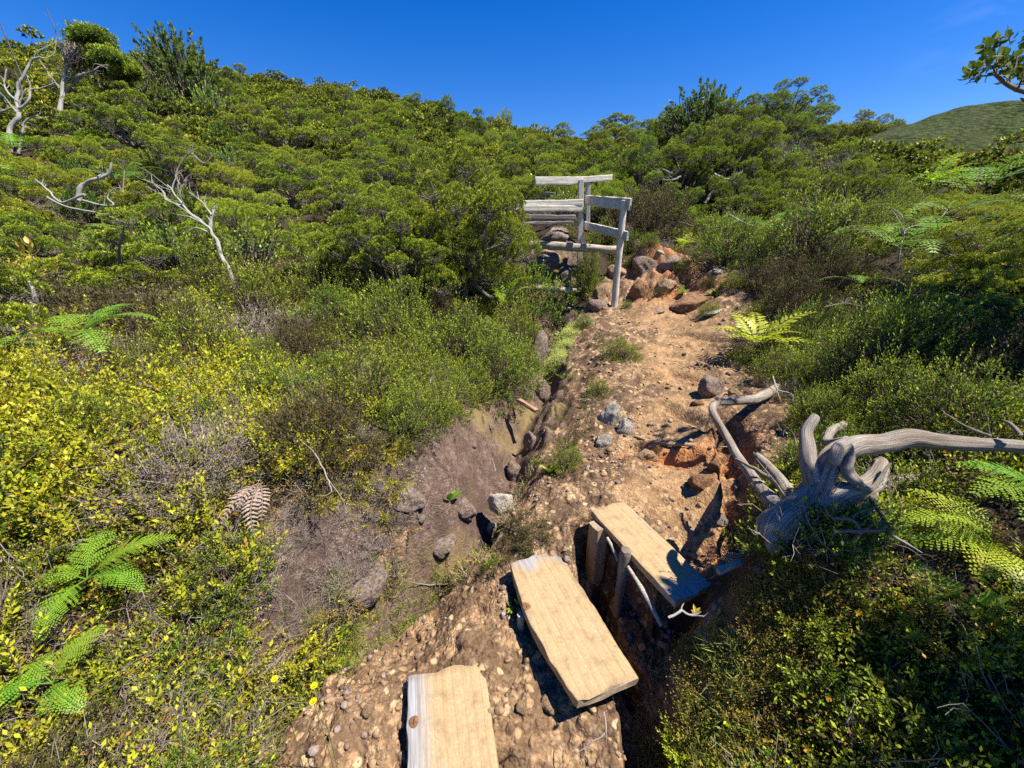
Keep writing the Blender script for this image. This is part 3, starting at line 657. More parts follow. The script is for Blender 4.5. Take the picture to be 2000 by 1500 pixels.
post_box(RA, at(1219,392,YA), at(1199,600,YA), .088, 1, True)
post_box(RA, at(1135,352,YB), at(1132,528,YB), .082, 2)
post_box(RA, at(1149,345,YC), at(1148,440,YC+.02), .07, 3)
post_box(RA, at(1020,404,8.2), at(1020,448,8.2), .06, 4)
rail_box(RA, at(1046,353.5,YB-.25), at(1140,352.5,YB+.03), .125, .035, 'rail', 5)
rail_box(RA, at(1138,351,YC-.10), at(1196,346.5,YC+.1), .1, .035, 'rail', 6)
rail_box(RA, at(1010,398,YB-.3), at(1140,395,YB-.08), .10, .035, 'rail', 7)
rail_box(RA, at(1008,407,YB-.35), at(1140,407,YB-.07), .10, .04, 'rail', 8)
M_RAILD = M_RAIL
rail_box(RA, at(1140,391,YB+.1), at(1229,399,YA-.12), .155, .035, 'rail', 9)
rail_box(RA, at(1140,440,YB+.1), at(1224,461,YA-.12), .125, .035, 'rail', 10)
def log(p0, p1, r, seed, lab, flat=False, cat='log', name='log_step'):
    mb = MB(); p0 = np.array(p0); p1 = np.array(p1)
    tube(mb, [p0, p0*.66+p1*.34+[0,0,.01], p0*.3+p1*.7, p1], [r,r*1.08,r*.98,r*.9], 12, 0, 8, .16, seed, .08)
    mb.obj(name, M_LOG, label=lab, cat=cat)
log(at(1022,478,7.05), at(1205,488,6.75), .065, 31, 'long split log step across the stairs behind the front post')
log(at(1036,563,6.35), at(1126,568,6.2), .04, 32, 'pale log step lowest on the overgrown stairs')
def riser(px0,px1,py0,py1,Y,h,lab,seed):
    p0 = at(px0,py0,Y); p1 = at(px1,py1,Y-.05); x = norm(p1-p0); zz = norm(np.cross(x,[0,0,1.])); yy = np.cross(zz,x)
    mb = MB(); board(mb, np.linalg.norm(p1-p0), h, .06, nx=20, ny=5, seed=seed, wear=.008, greyfn=lambda u,v:.3+0*v)
    o = mb.obj('riser_board', M_OLDWOOD, label=lab, cat='board'); set_matrix(o, p0, x, yy, zz)
riser(1006,1124,424,425,8.2,.10,'dark riser board directly below the two pale horizontal rails', 41)
riser(1012,1120,437,434,7.9,.06,'thin pale board at the foot of the dark riser board', 42)
riser(1064,1084,378,379,8.8,.07,'small board end behind the stairs, framed by the railing', 43)
# ---------------------------------------------------------------- plant material
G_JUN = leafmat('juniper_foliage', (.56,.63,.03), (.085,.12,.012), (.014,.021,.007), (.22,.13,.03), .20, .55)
G_JUN2 = leafmat('juniper_foliage_bright', (.52,.56,.035), (.22,.27,.022), (.045,.06,.012), None, .26, .5)
G_JUND = leafmat('juniper_foliage_brownish', (.19,.17,.04), (.10,.085,.03), (.05,.04,.018), (.22,.10,.05), .25, .6)
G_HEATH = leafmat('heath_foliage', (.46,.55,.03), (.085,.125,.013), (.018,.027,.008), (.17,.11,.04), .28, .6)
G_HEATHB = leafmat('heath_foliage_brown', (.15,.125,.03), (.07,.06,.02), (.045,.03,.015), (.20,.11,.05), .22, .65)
G_BROAD = leafmat('broad_foliage', (.40,.52,.04), (.12,.20,.024), (.035,.075,.014), None, .26, .38, spec=.4)
G_DARKB = leafmat('dark_broad_foliage', (.22,.30,.04), (.09,.14,.024), (.03,.05,.014), None, .2, .6, spec=.12)
G_FERN = leafmat('fern_foliage', (.34,.55,.04), (.19,.36,.03), (.09,.19,.02), None, .4, .45)
G_FERNY = leafmat('yellow_fern_foliage', (.56,.62,.04), (.36,.46,.03), (.20,.28,.02), None, .45, .45)
G_FERND = leafmat('dead_fern_foliage', (.42,.32,.27), (.30,.21,.17), (.16,.10,.08), None, .15, .8)
G_FERNG = leafmat('blue_green_fern', (.36,.52,.05), (.17,.30,.035), (.06,.12,.02), None, .3, .45)
G_YEL = leafmat('yellow_sprig_foliage', (.55,.49,.03), (.30,.26,.02), (.13,.09,.015), (.50,.25,.02), .35, .5)
G_ORG = leafmat('orange_sprig_foliage', (.50,.33,.03), (.36,.21,.025), (.22,.11,.02), None, .3, .55)
G_GRASS = leafmat('grass_blades', (.34,.38,.07), (.20,.26,.04), (.30,.24,.10), None, .35, .55)
G_STRAW = leafmat('straw', (.50,.42,.24), (.38,.30,.17), (.24,.17,.09), None, .2, .8)
G_MOSS = leafmat('moss', (.34,.27,.05), (.20,.13,.03), (.08,.05,.02), None, .2, .8)
G_MOSSY = leafmat('lime_moss', (.62,.60,.20), (.48,.48,.14), (.30,.30,.07), None, .3, .7)
G_RED = leafmat('reddish_leaves', (.55,.25,.06), (.42,.36,.05), (.18,.22,.03), (.55,.12,.05), .35, .4, spec=.5)
G_PETAL = leafmat('yellow_petal', (.85,.70,.01), (.85,.62,.01), (.75,.5,.01), None, .3, .6)
G_GREYD = leafmat('dry_heath_grey', (.30,.25,.21), (.18,.14,.115), (.09,.065,.05), None, .1, .85)

def perp(D, rng):
    r = rng.normal(size=D.shape); return norm(r-D*np.sum(r*D,-1,keepdims=True))
def leaves(mb, p, d, side, L, Wd, mat=0, t=0., shape='d', tipv=None):
    """batch of small leaves: diamonds ('d') or folded six-point blades ('o')"""
    n = len(p); L = np.broadcast_to(L,(n,))[:,None]; Wd = np.broadcast_to(Wd,(n,))[:,None]
    if shape == 'd':
        V = np.stack([p, p+d*L*.5+side*Wd*.5, p+d*L, p+d*L*.5-side*Wd*.5], 1)
        F = np.arange(n*4).reshape(n,4); k = 4
    else:
        nn = np.cross(side, d)
        V = np.stack([p, p+d*L*.28+side*Wd*.42+nn*Wd*.10, p+d*L*.66+side*Wd*.46+nn*Wd*.08, p+d*L-nn*L*.12, p+d*L*.66-side*Wd*.46+nn*Wd*.08, p+d*L*.28-side*Wd*.42+nn*Wd*.10, p+d*L*.5-nn*Wd*.06], 1)
        b = np.arange(n)[:,None]*7
        F = np.concatenate([b+np.array([[0,1,2,6]]), b+np.array([[6,2,3,4]]), b+np.array([[0,6,4,5]])]); k = 7
    A = np.zeros((n,3)); A[:] = t if not np.isscalar(t) else (t,t,0)
    mb.add(V.reshape(-1,3), F, mat, np.repeat(A, k, 0))
def sprigs(mb, P, D, L, k=10, ll=.012, lw=.004, rng=None, up=.3, spread=45, stem=.0012, shape='d', lmat=0, smat=1, t0=.15, tip=1., flat=False, base_tint=0.):
    n = len(P); D = norm(D); L = np.broadcast_to(L,(n,)).astype(float); U = perp(D, rng); G = np.array([0,0,1.])*up
    def pt(t): return P+D*(L*t)[:,None]+G*(L*t*t)[:,None]
    sr = rng.random(n)
    for j in range(k):
        t = np.full(n, t0+(1-t0)*(j/(max(k-1,1)))); t = np.clip(t+rng.normal(size=n)*.02, 0, 1)
        T = norm(D+2*G*t[:,None]); ph = j*2.4+sr*6.28+rng.normal(size=n)*.25; Uj = norm(U-T*np.sum(U*T,-1,keepdims=True)); B = np.cross(T,Uj)
        a = Uj*np.cos(ph)[:,None]+B*np.sin(ph)[:,None]
        s = math.radians(spread)*(1-.45*(j/max(k-1,1)))+rng.normal(size=n)*.12
        d = T*np.cos(s)[:,None]+a*np.sin(s)[:,None]; side = np.cross(T, a)
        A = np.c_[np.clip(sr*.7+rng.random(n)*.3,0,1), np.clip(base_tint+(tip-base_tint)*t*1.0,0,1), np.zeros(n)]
        sz = .75+.5*rng.random(n)
        leaves(mb, pt(t), d, side, ll*sz, lw*sz, lmat, A, shape)
    if stem:
        ts = np.linspace(0,.95,4); pts = [pt(np.full(n,x)) for x in ts]
        for q in range(3):
            w = U*stem*(1-.22*q); w2 = U*stem*(1-.22*(q+1)); B = np.cross(D,U)*stem
            V = np.stack([pts[q]-w, pts[q]+w, pts[q+1]+w2, pts[q+1]-w2],1).reshape(-1,3)
            mb.add(V, np.arange(n*4).reshape(n,4), smat, np.c_[np.repeat(sr,4),np.full(n*4,ts[q]*.2),np.repeat(sr,4)])
def twigs(mb, P0, P1, r0, r1, mat=1, rng=None, bow=.12, sides=3, seg=3):
    """batch of thin bowed twigs"""
    n = len(P0); D = P1-P0; Ln = np.linalg.norm(D,axis=1,keepdims=True); U = perp(norm(D), rng); W_ = np.cross(norm(D), U)
    bw = U*Ln*bow*rng.normal(size=(n,1)); ts = np.linspace(0,1,seg+1)
    rings = []
    r0 = np.broadcast_to(r0,(n,))[:,None]; r1 = np.broadcast_to(r1,(n,))[:,None]; rv = rng.random(n)
    for t in ts:
        c = P0+D*t+bw*(4*t*(1-t)); r = r0*(1-t)+r1*t
        rings.append(np.stack([c+r*(U*math.cos(a)+W_*math.sin(a)) for a in np.arange(sides)*2*PI/sides],1))
    V = np.stack(rings,1)                # n, seg+1, sides, 3
    ns = (seg+1)*sides; b = np.arange(n)[:,None]*ns; F = []
    for q in range(seg):
        for s_ in range(sides):
            s2 = (s_+1)%sides; F.append(b+np.array([[q*sides+s_, q*sides+s2, (q+1)*sides+s2, (q+1)*sides+s_]]))
    A = np.zeros((n,seg+1,sides,3)); A[...,0] = np.arange(sides)/sides; A[...,1] = ts[None,:,None]*Ln[:,0][:,None,None]; A[...,2] = rv[:,None,None]
    mb.add(V.reshape(-1,3), np.concatenate(F), mat, A.reshape(-1,3))
def fib(n, rng, zmin=-.1):
    i = np.arange(n)+.5; z = zmin+(1-zmin)*i/n; a = i*2.39996+rng.random()*6; r = np.sqrt(np.clip(1-z*z,0,1))
    return np.c_[r*np.cos(a), r*np.sin(a), z]
# --- juniper: crooked trunk, limbs and cloud-like pads of short sprays
def clumps(mb, C_, Nn, r, k, leaf, rng, mat=0, flatten=.8):
    """dense little bunches of short leaves"""
    n = len(C_); u = norm(rng.normal(size=(n,k,3))+Nn[:,None]*.9); rad = np.broadcast_to(r,(n,))[:,None,None]*(.35+.65*rng.random((n,k,1)))
    p = C_[:,None]+u*rad*np.array([1,1,flatten]); d = norm(u+Nn[:,None]*.45+rng.normal(size=u.shape)*.35); side = norm(np.cross(d, Nn[:,None]+u*.5+rng.normal(size=u.shape)*.35)).reshape(-1,3)
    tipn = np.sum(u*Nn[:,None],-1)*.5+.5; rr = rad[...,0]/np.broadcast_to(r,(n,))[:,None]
    top = (.45+.55*np.clip(Nn[:,2:3]*1.2,0,1)); A = np.stack([np.clip(rng.random((n,1))*.6+rng.random((n,k))*.4,0,1), np.clip(tipn*rr*1.15*top,0,1), np.zeros((n,k))],-1).reshape(-1,3)  # fresh growth at tips, plus shade painted into sideways and downward clumps
    leaves(mb, p.reshape(-1,3)-d.reshape(-1,3)*leaf*.4, d.reshape(-1,3), side, leaf*(.75+.5*rng.random(n*k)), leaf*.42, mat, A)
def juniper(seed, R=.6, H=.75, pads=16, dens=1., lean=0., flat=.45, leaf=.016, ps=1.):
    rng = np.random.default_rng(seed); mb = MB(); tr = MB()
    base = np.zeros(3); fork = np.array([lean*.3, 0, H*.28])
    tube(tr, [base-[0,0,.12], base+[.02,.01,H*.1], fork], [.045*R/.6,.04*R/.6,.033*R/.6], 8, 0, 5, .2, seed, .1)
    for k in range(pads):
        q = fib(pads, np.random.default_rng(seed+5), .02)[k]
        rad = (.60+.45*rng.random()); c = np.array([q[0]*R*rad+lean*H*.5*q[2], q[1]*R*rad, H*(.30+.60*q[2]*rad+.13*rng.normal())])
        pr = R*(.22+.16*rng.random())*ps
        mid = fork*.45+c*.55+rng.normal(size=3)*.06*R; mid[2] -= .06*R
        tube(tr, [fork+rng.normal(size=3)*.015, mid, c-[0,0,pr*.25]], [.022*R/.6,.014*R/.6,.006*R/.6], 5, 0, 4, .15, seed+k, .08)
        n = int(56*dens); u = fib(n, rng, -.06); u = u+rng.normal(size=u.shape)*.12
        lump = 1+.25*vnoise(u[:,0]*2.4+k, u[:,1]*2.4, u[:,2]*2.4, seed+k)
        P = c+u*np.array([pr,pr,pr*flat*1.5])*(.86*lump)[:,None]
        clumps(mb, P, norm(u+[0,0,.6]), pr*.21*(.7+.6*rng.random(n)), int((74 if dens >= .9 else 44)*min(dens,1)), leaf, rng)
        m = int(26*dens); v = norm(rng.normal(size=(m,3))*[1,1,.6]+[0,0,.2]); v[:,2] = -np.abs(v[:,2])*.5+.2*rng.random(m); ends = c+v*np.array([pr,pr,pr*flat*1.4])*.95
        twigs(mb, np.tile(c-[0,0,pr*.3],(m,1))+rng.normal(size=(m,3))*.02, ends, .0045, .0015, 1, rng, .15)
    return mb.only(0), mb.only(1), tr
# --- heath: mound of fine upright sprigs
def heath(seed, R=.3, H=.36, n=430, ll=.0125, sl=.065, k=12, open_=.0):
    rng = np.random.default_rng(seed); mb = MB()
    u = fib(n, rng, .0); u = u+rng.normal(size=u.shape)*.12
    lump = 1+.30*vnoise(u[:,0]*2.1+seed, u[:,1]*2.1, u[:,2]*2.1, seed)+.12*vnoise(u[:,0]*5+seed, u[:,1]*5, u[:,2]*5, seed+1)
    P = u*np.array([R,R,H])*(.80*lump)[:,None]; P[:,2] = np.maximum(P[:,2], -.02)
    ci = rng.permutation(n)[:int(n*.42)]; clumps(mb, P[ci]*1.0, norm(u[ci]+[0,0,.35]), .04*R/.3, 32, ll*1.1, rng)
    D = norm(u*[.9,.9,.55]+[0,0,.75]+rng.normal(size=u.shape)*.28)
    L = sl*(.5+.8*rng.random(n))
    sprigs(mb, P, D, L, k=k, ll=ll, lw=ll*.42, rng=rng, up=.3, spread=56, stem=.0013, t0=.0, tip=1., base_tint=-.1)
    m = int(n*.45); idx = rng.integers(0,n,m)
    twigs(mb, P[idx]*.15+rng.normal(size=(m,3))*[R*.12,R*.12,.005], P[idx]+rng.normal(size=(m,3))*.01, .003, .0012, 1, rng, .1)
    return mb.only(0), mb.only(1)
# --- broad-leaved shrub with rosettes on upright stems
def broad(seed, R=.4, H=.6, heads=34, nl=13, L=.05, W_=.022, up=.5, low=.25, fill=0.):
    rng = np.random.default_rng(seed); mb = MB(); tr = MB()
    u = fib(heads, rng, -.1)+rng.normal(size=(heads,3))*.12
    C_ = np.c_[u[:,0]*R, u[:,1]*R, H*(low+(1-low)*np.clip(.5+.5*u[:,2],0,1.1))]
    for k in range(heads):
        c = C_[k]*(.55+.5*rng.random()); c[2] = C_[k,2]*(.7+.35*rng.random())
        b = np.array([c[0]*.15, c[1]*.15, 0]) if not fill else c*fill; D = norm(norm(c-b)*[1,1,.5]+[0,0,up])
        tube(tr, [b-[0,0,.05], b*.4+c*.6+rng.normal(size=3)*.03-[0,0,.03], c], [.010,.006,.0035], 5, 0, 4, .1, seed+k, .08)
        U = perp(D[None],rng)[0]; B = np.cross(D,U)
        j = np.arange(nl); ph = j*2.4+rng.random()*6; s = np.radians(18+62*(1-j/nl)+rng.normal(size=nl)*8)
        a = U*np.cos(ph)[:,None]+B*np.sin(ph)[:,None]; d = D*np.cos(s)[:,None]+a*np.sin(s)[:,None]; side = np.cross(D[None], a)
        side = norm(side+rng.normal(size=side.shape)*.15)
        pos = c+D*(np.linspace(-1,0,nl)[:,None]*max(L*1.5, np.linalg.norm(c-b)*.42))
        leaves(mb, pos, d, side, L*(.7+.5*rng.random(nl)), W_*(.8+.4*rng.random(nl)), 0, np.c_[rng.random(nl)*.5+.5*rng.random(), j/nl*.9, j*0.], 'o')
    return mb, tr
# --- fern frond(s)
def frond(mb, base, az, L=.5, e0=60, droop=95, pairs=20, pl=.2, bip=True, rng=None, pinw=.011, tint=.6, lm=0, sm=1, twist=0., rad=.0028, bare=.16):
    n = 26; t = np.linspace(0,1,n); el = np.radians(e0-droop*t**1.3); dx = np.cos(el); dz = np.sin(el)
    s = np.r_[0, np.cumsum((dx[1:]+dx[:-1])/2)]*L/(n-1); z = np.r_[0, np.cumsum((dz[1:]+dz[:-1])/2)]*L/(n-1)
    h = np.array([math.cos(az), math.sin(az), 0]); sd_ = np.array([-math.sin(az), math.cos(az), 0])
    bend = twist*(t**2)*L
    C_ = base+h*s[:,None]+np.array([0,0,1])*z[:,None]+sd_*bend[:,None]
    tube(mb, C_[::3], np.linspace(rad, rad*.3, len(C_[::3])), 4, sm, 2, cap=False, rnd=.3)
    T = norm(np.gradient(C_,axis=0)); nrm = norm(np.cross(T, sd_[None])); nrm = np.where((nrm[:,2:]<0), -nrm, nrm)
    tp = bare+(1-bare)*(np.arange(pairs)/pairs)**.92
    for sg in (-1,1):
        idx = tp*(n-1); i0 = np.clip(idx.astype(int),0,n-2); f = (idx-i0)[:,None]
        B = C_[i0]*(1-f)+C_[i0+1]*f; Tn = norm(T[i0]*(1-f)+T[i0+1]*f); Nn = norm(nrm[i0]*(1-f)+nrm[i0+1]*f)
        u = (tp-bare)/(1-bare); ln = pl*np.clip(np.minimum((u+.12)/.28,1),0,1)*(1-u)**.82+.008; ln = ln*(1+.06*rng.normal(size=pairs))
        d = norm(np.cross(Nn,Tn)*sg*1.0+Tn*.55+Nn*.10+rng.normal(size=(pairs,3))*.05)
        if not bip:
            side = norm(np.cross(Nn, d)); m_ = 4
            for q in range(3):       # lobed pinna from three overlapping blades
                leaves(mb, B+d*(ln*q*.27)[:,None], norm(d+Nn*(-.12*q)), side, ln*(.62-.1*q), ln*.30*(1-.2*q), lm, np.c_[np.full(pairs,tint)+.3*rng.random(pairs), .4+.5*u, u*0], 'd')
            continue
        m = np.maximum((ln/pinw).astype(int), 3); M = m.max(); v = (np.arange(M)[None,:]+.6)/m[:,None]; ok = v < 1
        sidev = norm(np.cross(Nn, d)); droopv = -Nn*.22
        pos = B[:,None]+d[:,None]*(ln[:,None]*v)[...,None]+droopv[:,None]*(ln[:,None]*v**2)[...,None]
        pw = (.44*L*(1-bare)/pairs*(1+.25*rng.normal(size=v.shape)))*(1-v)**.7*np.clip(ln/pl+.35,0,1)[:,None]+.0015
        for s2 in (-1,1):
            dd = norm(sidev*s2+d*.45)[:,None]+droopv[:,None]*.3+0*pos; dd = norm(dd+rng.normal(size=dd.shape)*.06)
            sv = norm(np.cross(Nn[:,None], dd)); tt = np.clip(tint+.35*(rng.random(v.shape)-.5),0,1)
            A = np.stack([tt, .35+.5*np.broadcast_to(u[:,None],v.shape), v*0],-1)
            leaves(mb, pos[ok], dd[ok], sv[ok], pw[ok], np.full(ok.sum(), pinw*1.02), lm, A[ok], 'd')
        twigs(mb, B, B+d*ln[:,None]*.95+droopv*(ln*.9)[:,None], .0009, .0004, sm, rng, .0, 3, 1)
def strap_plant(mb, base, n, L, Wd, rng, e=45, mat=0, tint=.6):
    az = rng.random(n)*6.28+0; el = np.radians(e+rng.normal(size=n)*14); d = np.c_[np.cos(az)*np.cos(el), np.sin(az)*np.cos(el), np.sin(el)]
    side = norm(np.cross(d,[0,0,1.])); leaves(mb, np.tile(base,(n,1)), d, side, L*(.6+.6*rng.random(n)), Wd*(.8+.4*rng.random(n)), mat, np.c_[rng.random(n), np.full(n,tint), np.zeros(n)], 'o')
# --- flat dead-tree skeleton grown from hand-set limbs
def skeleton(mb, limbs, seed, kids=5, klen=.3, kr=.25, mat=0, depth=2):
    rng = np.random.default_rng(seed)
    def grow(pts, r0, r1, lev):
        pts = np.asarray(pts,float); tube(mb, pts, np.linspace(r0,r1,len(pts)), 8 if lev == 0 else 5, mat, 5, .18, int(rng.integers(1e4)), .15, rnd=rng.random(), wob=r0*.5)
        if lev >= depth: return
        Ln = np.linalg.norm(pts[-1]-pts[0])
        for q in range(kids if lev == 0 else 3):
            t = .25+.72*rng.random(); f = t*(len(pts)-1); i = min(int(f),len(pts)-2); p = pts[i]*(1-(f-i))+pts[i+1]*(f-i)
            d0 = norm(pts[i+1]-pts[i]); d = norm(d0+perp(d0[None],rng)[0]*.9+[0,0,.35]); ln = Ln*klen*(.5+rng.random())*(1 if lev == 0 else .7)
            e = p+d*ln+[0,0,.08*ln]; m_ = (p+e)/2+rng.normal(size=3)*ln*.13
            rr = (r0*(1-t)+r1*t)*(kr+.3); grow([p,m_,e], rr, rr*.3, lev+1)
    for pts, r0, r1 in limbs: grow(pts, r0, r1, 0)
# ---------------------------------------------------------------- prototypes (each becomes the first copy placed)
class Kind:
    """a plant kind: list of part tuples (name, mesh); placed as Empty + parts or as one mesh"""
    def __init__(s, name, variants, cat): s.name = name; s.v = variants; s.cat = cat; s.c = 0
    def put(s, loc, rz, sc, label, group=None, vi=None, tilt=(0,0)):
        v = s.v[(s.c if vi is None else vi) % len(s.v)]; s.c += 1
        if len(v) == 1:
            o = link(s.name, v[0][1], None, loc, (tilt[0],tilt[1],rz), sc)
        else:
            o = link(s.name, None, None, loc, (tilt[0],tilt[1],rz), sc); o.empty_display_size = .1
            for nm, me in v: link(nm, me, o)
        return tag(o, label, s.cat, group)
def jun_kind(name, mats, specs):
    vs = []
    for sp in specs:
        a, b, t = juniper(**sp); tw = MB(); tw.merge(b); tw.merge(t)
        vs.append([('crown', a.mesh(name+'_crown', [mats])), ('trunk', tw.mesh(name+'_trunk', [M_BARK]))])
    return vs
JS = [dict(seed=101+i, R=.6, H=.80+.12*(i%3), pads=16+i%4, dens=1., lean=(-.25,.2,0,.1)[i%4], flat=.42) for i in range(4)]
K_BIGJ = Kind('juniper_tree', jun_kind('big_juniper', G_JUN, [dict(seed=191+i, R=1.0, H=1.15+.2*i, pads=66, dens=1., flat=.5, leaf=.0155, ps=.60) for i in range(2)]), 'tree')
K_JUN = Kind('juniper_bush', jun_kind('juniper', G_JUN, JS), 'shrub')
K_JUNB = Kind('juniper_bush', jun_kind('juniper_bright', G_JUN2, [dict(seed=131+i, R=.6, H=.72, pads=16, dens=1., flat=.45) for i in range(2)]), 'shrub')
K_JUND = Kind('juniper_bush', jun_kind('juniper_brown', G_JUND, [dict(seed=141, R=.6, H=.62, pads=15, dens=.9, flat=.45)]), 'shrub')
JMID = [juniper(seed=161+i, R=.6, H=.62, pads=11, dens=.42, flat=.5, leaf=.06)[0] for i in range(3)]
JFAR = [juniper(seed=171+i, R=.6, H=.62, pads=9, dens=.34, flat=.5, leaf=.075)[0] for i in range(4)]
def heath_kind(name, mat, tw, specs):
    vs = []
    for sp in specs:
        a, b = heath(**sp); vs.append([('foliage', a.mesh(name, [mat])), ('stems', b.mesh(name+'_stems', [tw]))])
    return vs
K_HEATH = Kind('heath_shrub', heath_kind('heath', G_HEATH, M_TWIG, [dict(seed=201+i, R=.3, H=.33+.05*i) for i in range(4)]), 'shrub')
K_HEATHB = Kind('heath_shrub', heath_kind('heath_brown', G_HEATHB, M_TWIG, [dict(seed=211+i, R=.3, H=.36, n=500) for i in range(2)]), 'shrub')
K_DRY = Kind('dry_heath_shrub', heath_kind('heath_dry', G_GREYD, M_GREYTWIG, [dict(seed=221+i, R=.28, H=.22, n=300, ll=.009, k=8, sl=.09) for i in range(2)]), 'shrub')
def broad_kind(nm, mat, specs):
    vs = []
    for sp in specs:
        a, t = broad(**sp); vs.append([('foliage', a.mesh(nm,[mat])), ('stems', t.mesh(nm+'_stems',[M_BARK]))])
    return vs
K_BROAD = Kind('broadleaf_shrub', broad_kind('broadleaf', G_BROAD, [dict(seed=301,heads=48,nl=18), dict(seed=302,R=.3,H=.7,heads=44,nl=18), dict(seed=303,R=.35,H=.5,heads=34,nl=16,L=.06,W_=.03)]), 'shrub')
K_DARKB = Kind('broadleaf_shrub', broad_kind('dark_broadleaf', G_DARKB, [dict(seed=311,R=.45,H=1.0,heads=90,nl=28,L=.07,W_=.03,up=.8,low=.15), dict(seed=312,R=.65,H=1.0,heads=230,nl=15,L=.055,W_=.032,up=.05,low=.05,fill=.72)]), 'shrub')
K_REDB = Kind('red_tipped_shrub', broad_kind('red_tipped', G_RED, [dict(seed=321,R=.22,H=.45,heads=14,nl=14,L=.075,W_=.028,up=.9)]), 'shrub')
def fern_mesh(name, mat, seed, fr, sm=M_TWIG):
    rng = np.random.default_rng(seed); mb = MB()
    for f in fr: frond(mb, np.zeros(3), rng=rng, **f)
    return [('fronds', mb.only(0).mesh(name,[mat]) if False else mb.mesh(name,[mat, sm]))]
def ring(n, seed, **kw):
    r = np.random.default_rng(seed); out = []
    for i in range(n):
        d = dict(kw); d['az'] = i*2*PI/n+r.normal()*.25; d['L'] = kw.get('L',.5)*(.8+.4*r.random()); d['e0'] = kw.get('e0',60)+r.normal()*8; out.append(d)
    return out
K_FERN = Kind('fern', [fern_mesh('fern', G_FERN, 401, ring(5,401,L=.55,pairs=17,pl=.16,pinw=.016,e0=58)), fern_mesh('fern', G_FERN, 402, ring(6,402,L=.45,pairs=15,pl=.14,pinw=.016,e0=50))], 'fern')
K_FERNG = Kind('fern', [fern_mesh('blue_fern', G_FERNG, 411, ring(5,411,L=.6,pairs=14,pl=.16,pinw=.020,e0=42,droop=85)), fern_mesh('blue_fern', G_FERNG, 412, ring(4,412,L=.55,pairs=13,pl=.15,pinw=.020,e0=38,droop=80))], 'fern')
K_FERNY = Kind('yellow_fern', [fern_mesh('yellow_fern', G_FERNY, 421, ring(10,421,L=.4,pairs=12,pl=.12,bip=False,e0=48,droop=60)), fern_mesh('yellow_fern', G_FERNY, 422, ring(5,422,L=.36,pairs=12,pl=.09,bip=False,e0=62,droop=75))], 'fern')
# small sprig tufts used for the ground cover
def tuft(kind, seed):
    rng = np.random.default_rng(seed); mb = MB(); g = rng.normal
    if kind == 'yel':                    # upright yellow-green sprig with side shoots
        n = 8; D = norm(np.c_[g(size=(n,2))*.45, np.full(n,.9)]); P = np.c_[g(size=(n,2))*.015, np.zeros(n)]; sprigs(mb, P, D, .12+.10*rng.random(n), k=26, ll=.0175, lw=.0085, rng=rng, up=.15, spread=66, stem=.0018, t0=.15)
    elif kind == 'yelc':                 # trailing
        n = 8; a = rng.random(n)*6.28; D = norm(np.c_[np.cos(a),np.sin(a),.25+.2*rng.random(n)]); P = np.zeros((n,3)); sprigs(mb, P, D, .12+.10*rng.random(n), k=20, ll=.013, lw=.0062, rng=rng, up=-.1, spread=60, stem=.0018, t0=.1)
    elif kind == 'heath':
        n = 26; D = norm(np.c_[g(size=(n,2))*.5, np.full(n,1.)]); P = np.c_[g(size=(n,2))*.035, np.zeros(n)]; cc = np.c_[g(size=(7,2))*.035, .02+.03*rng.random(7)]; clumps(mb, cc, norm(cc*[8,8,1]+[0,0,.4]), .03, 20, .013, rng); n = 14; D = D[:n]; P = P[:n]; sprigs(mb, P, D, .035+.045*rng.random(n), k=10, ll=.012, lw=.005, rng=rng, up=.2, spread=56, stem=.0012, t0=.1, base_tint=-.1)
    elif kind == 'twig':
        n = 26; D = norm(np.c_[g(size=(n,2))*.8, np.abs(g(size=n))*.7+.3]); P = np.c_[g(size=(n,2))*.03, np.zeros(n)]; L = .05+.12*rng.random(n); twigs(mb, P, P+D*L[:,None], .0017, .0006, 1, rng, .2)
        i = rng.integers(0,n,60); q = P[i]+D[i]*(L[i]*rng.random(60))[:,None]; D2 = norm(D[i]+g(size=(60,3))*.7); twigs(mb, q, q+D2*.035, .0010, .0005, 1, rng, .2, 3, 2)
    elif kind == 'grass':
        n = 34; D = norm(np.c_[g(size=(n,2))*.6, np.full(n,1.)]); P = np.c_[g(size=(n,2))*.018, np.zeros(n)]; sd2 = norm(np.cross(D, g(size=(n,3)))); L = .05+.08*rng.random(n)
        leaves(mb, P, D, sd2, L*.55, .0035, 0, np.c_[rng.random(n), rng.random(n)*.6, np.zeros(n)])
        leaves(mb, P+D*(L*.4)[:,None], norm(D+g(size=(n,3))*.2-[0,0,.45]), sd2, L*.6, .0032, 0, np.c_[rng.random(n), rng.random(n), np.zeros(n)])
    elif kind == 'moss':
        n = 40; D = norm(np.c_[g(size=(n,2))*.7, np.full(n,.8)]); P = np.c_[g(size=(n,2))*.025, np.zeros(n)]; sprigs(mb, P, D, .018+.02*rng.random(n), k=6, ll=.007, lw=.0035, rng=rng, up=.1, spread=55, stem=0, t0=.1)
    elif kind == 'clover':
        n = 22; D = norm(np.c_[g(size=(n,2))*.8, np.full(n,.8)]); P = np.c_[g(size=(n,2))*.03, np.zeros(n)+.004]; leaves(mb, P+D*.02, norm(D*[1,1,.4]), norm(np.cross(D,g(size=(n,3)))), .02, .014, 0, np.c_[rng.random(n),rng.random(n),np.zeros(n)], 'o')
    return mb
TUFT = {k: [tuft(k, 500+10*i+j) for j in range(nv)] for i,(k,nv) in enumerate([('yel',5),('yelc',4),('heath',5),('twig',4),('grass',4),('moss',3),('clover',3)])}
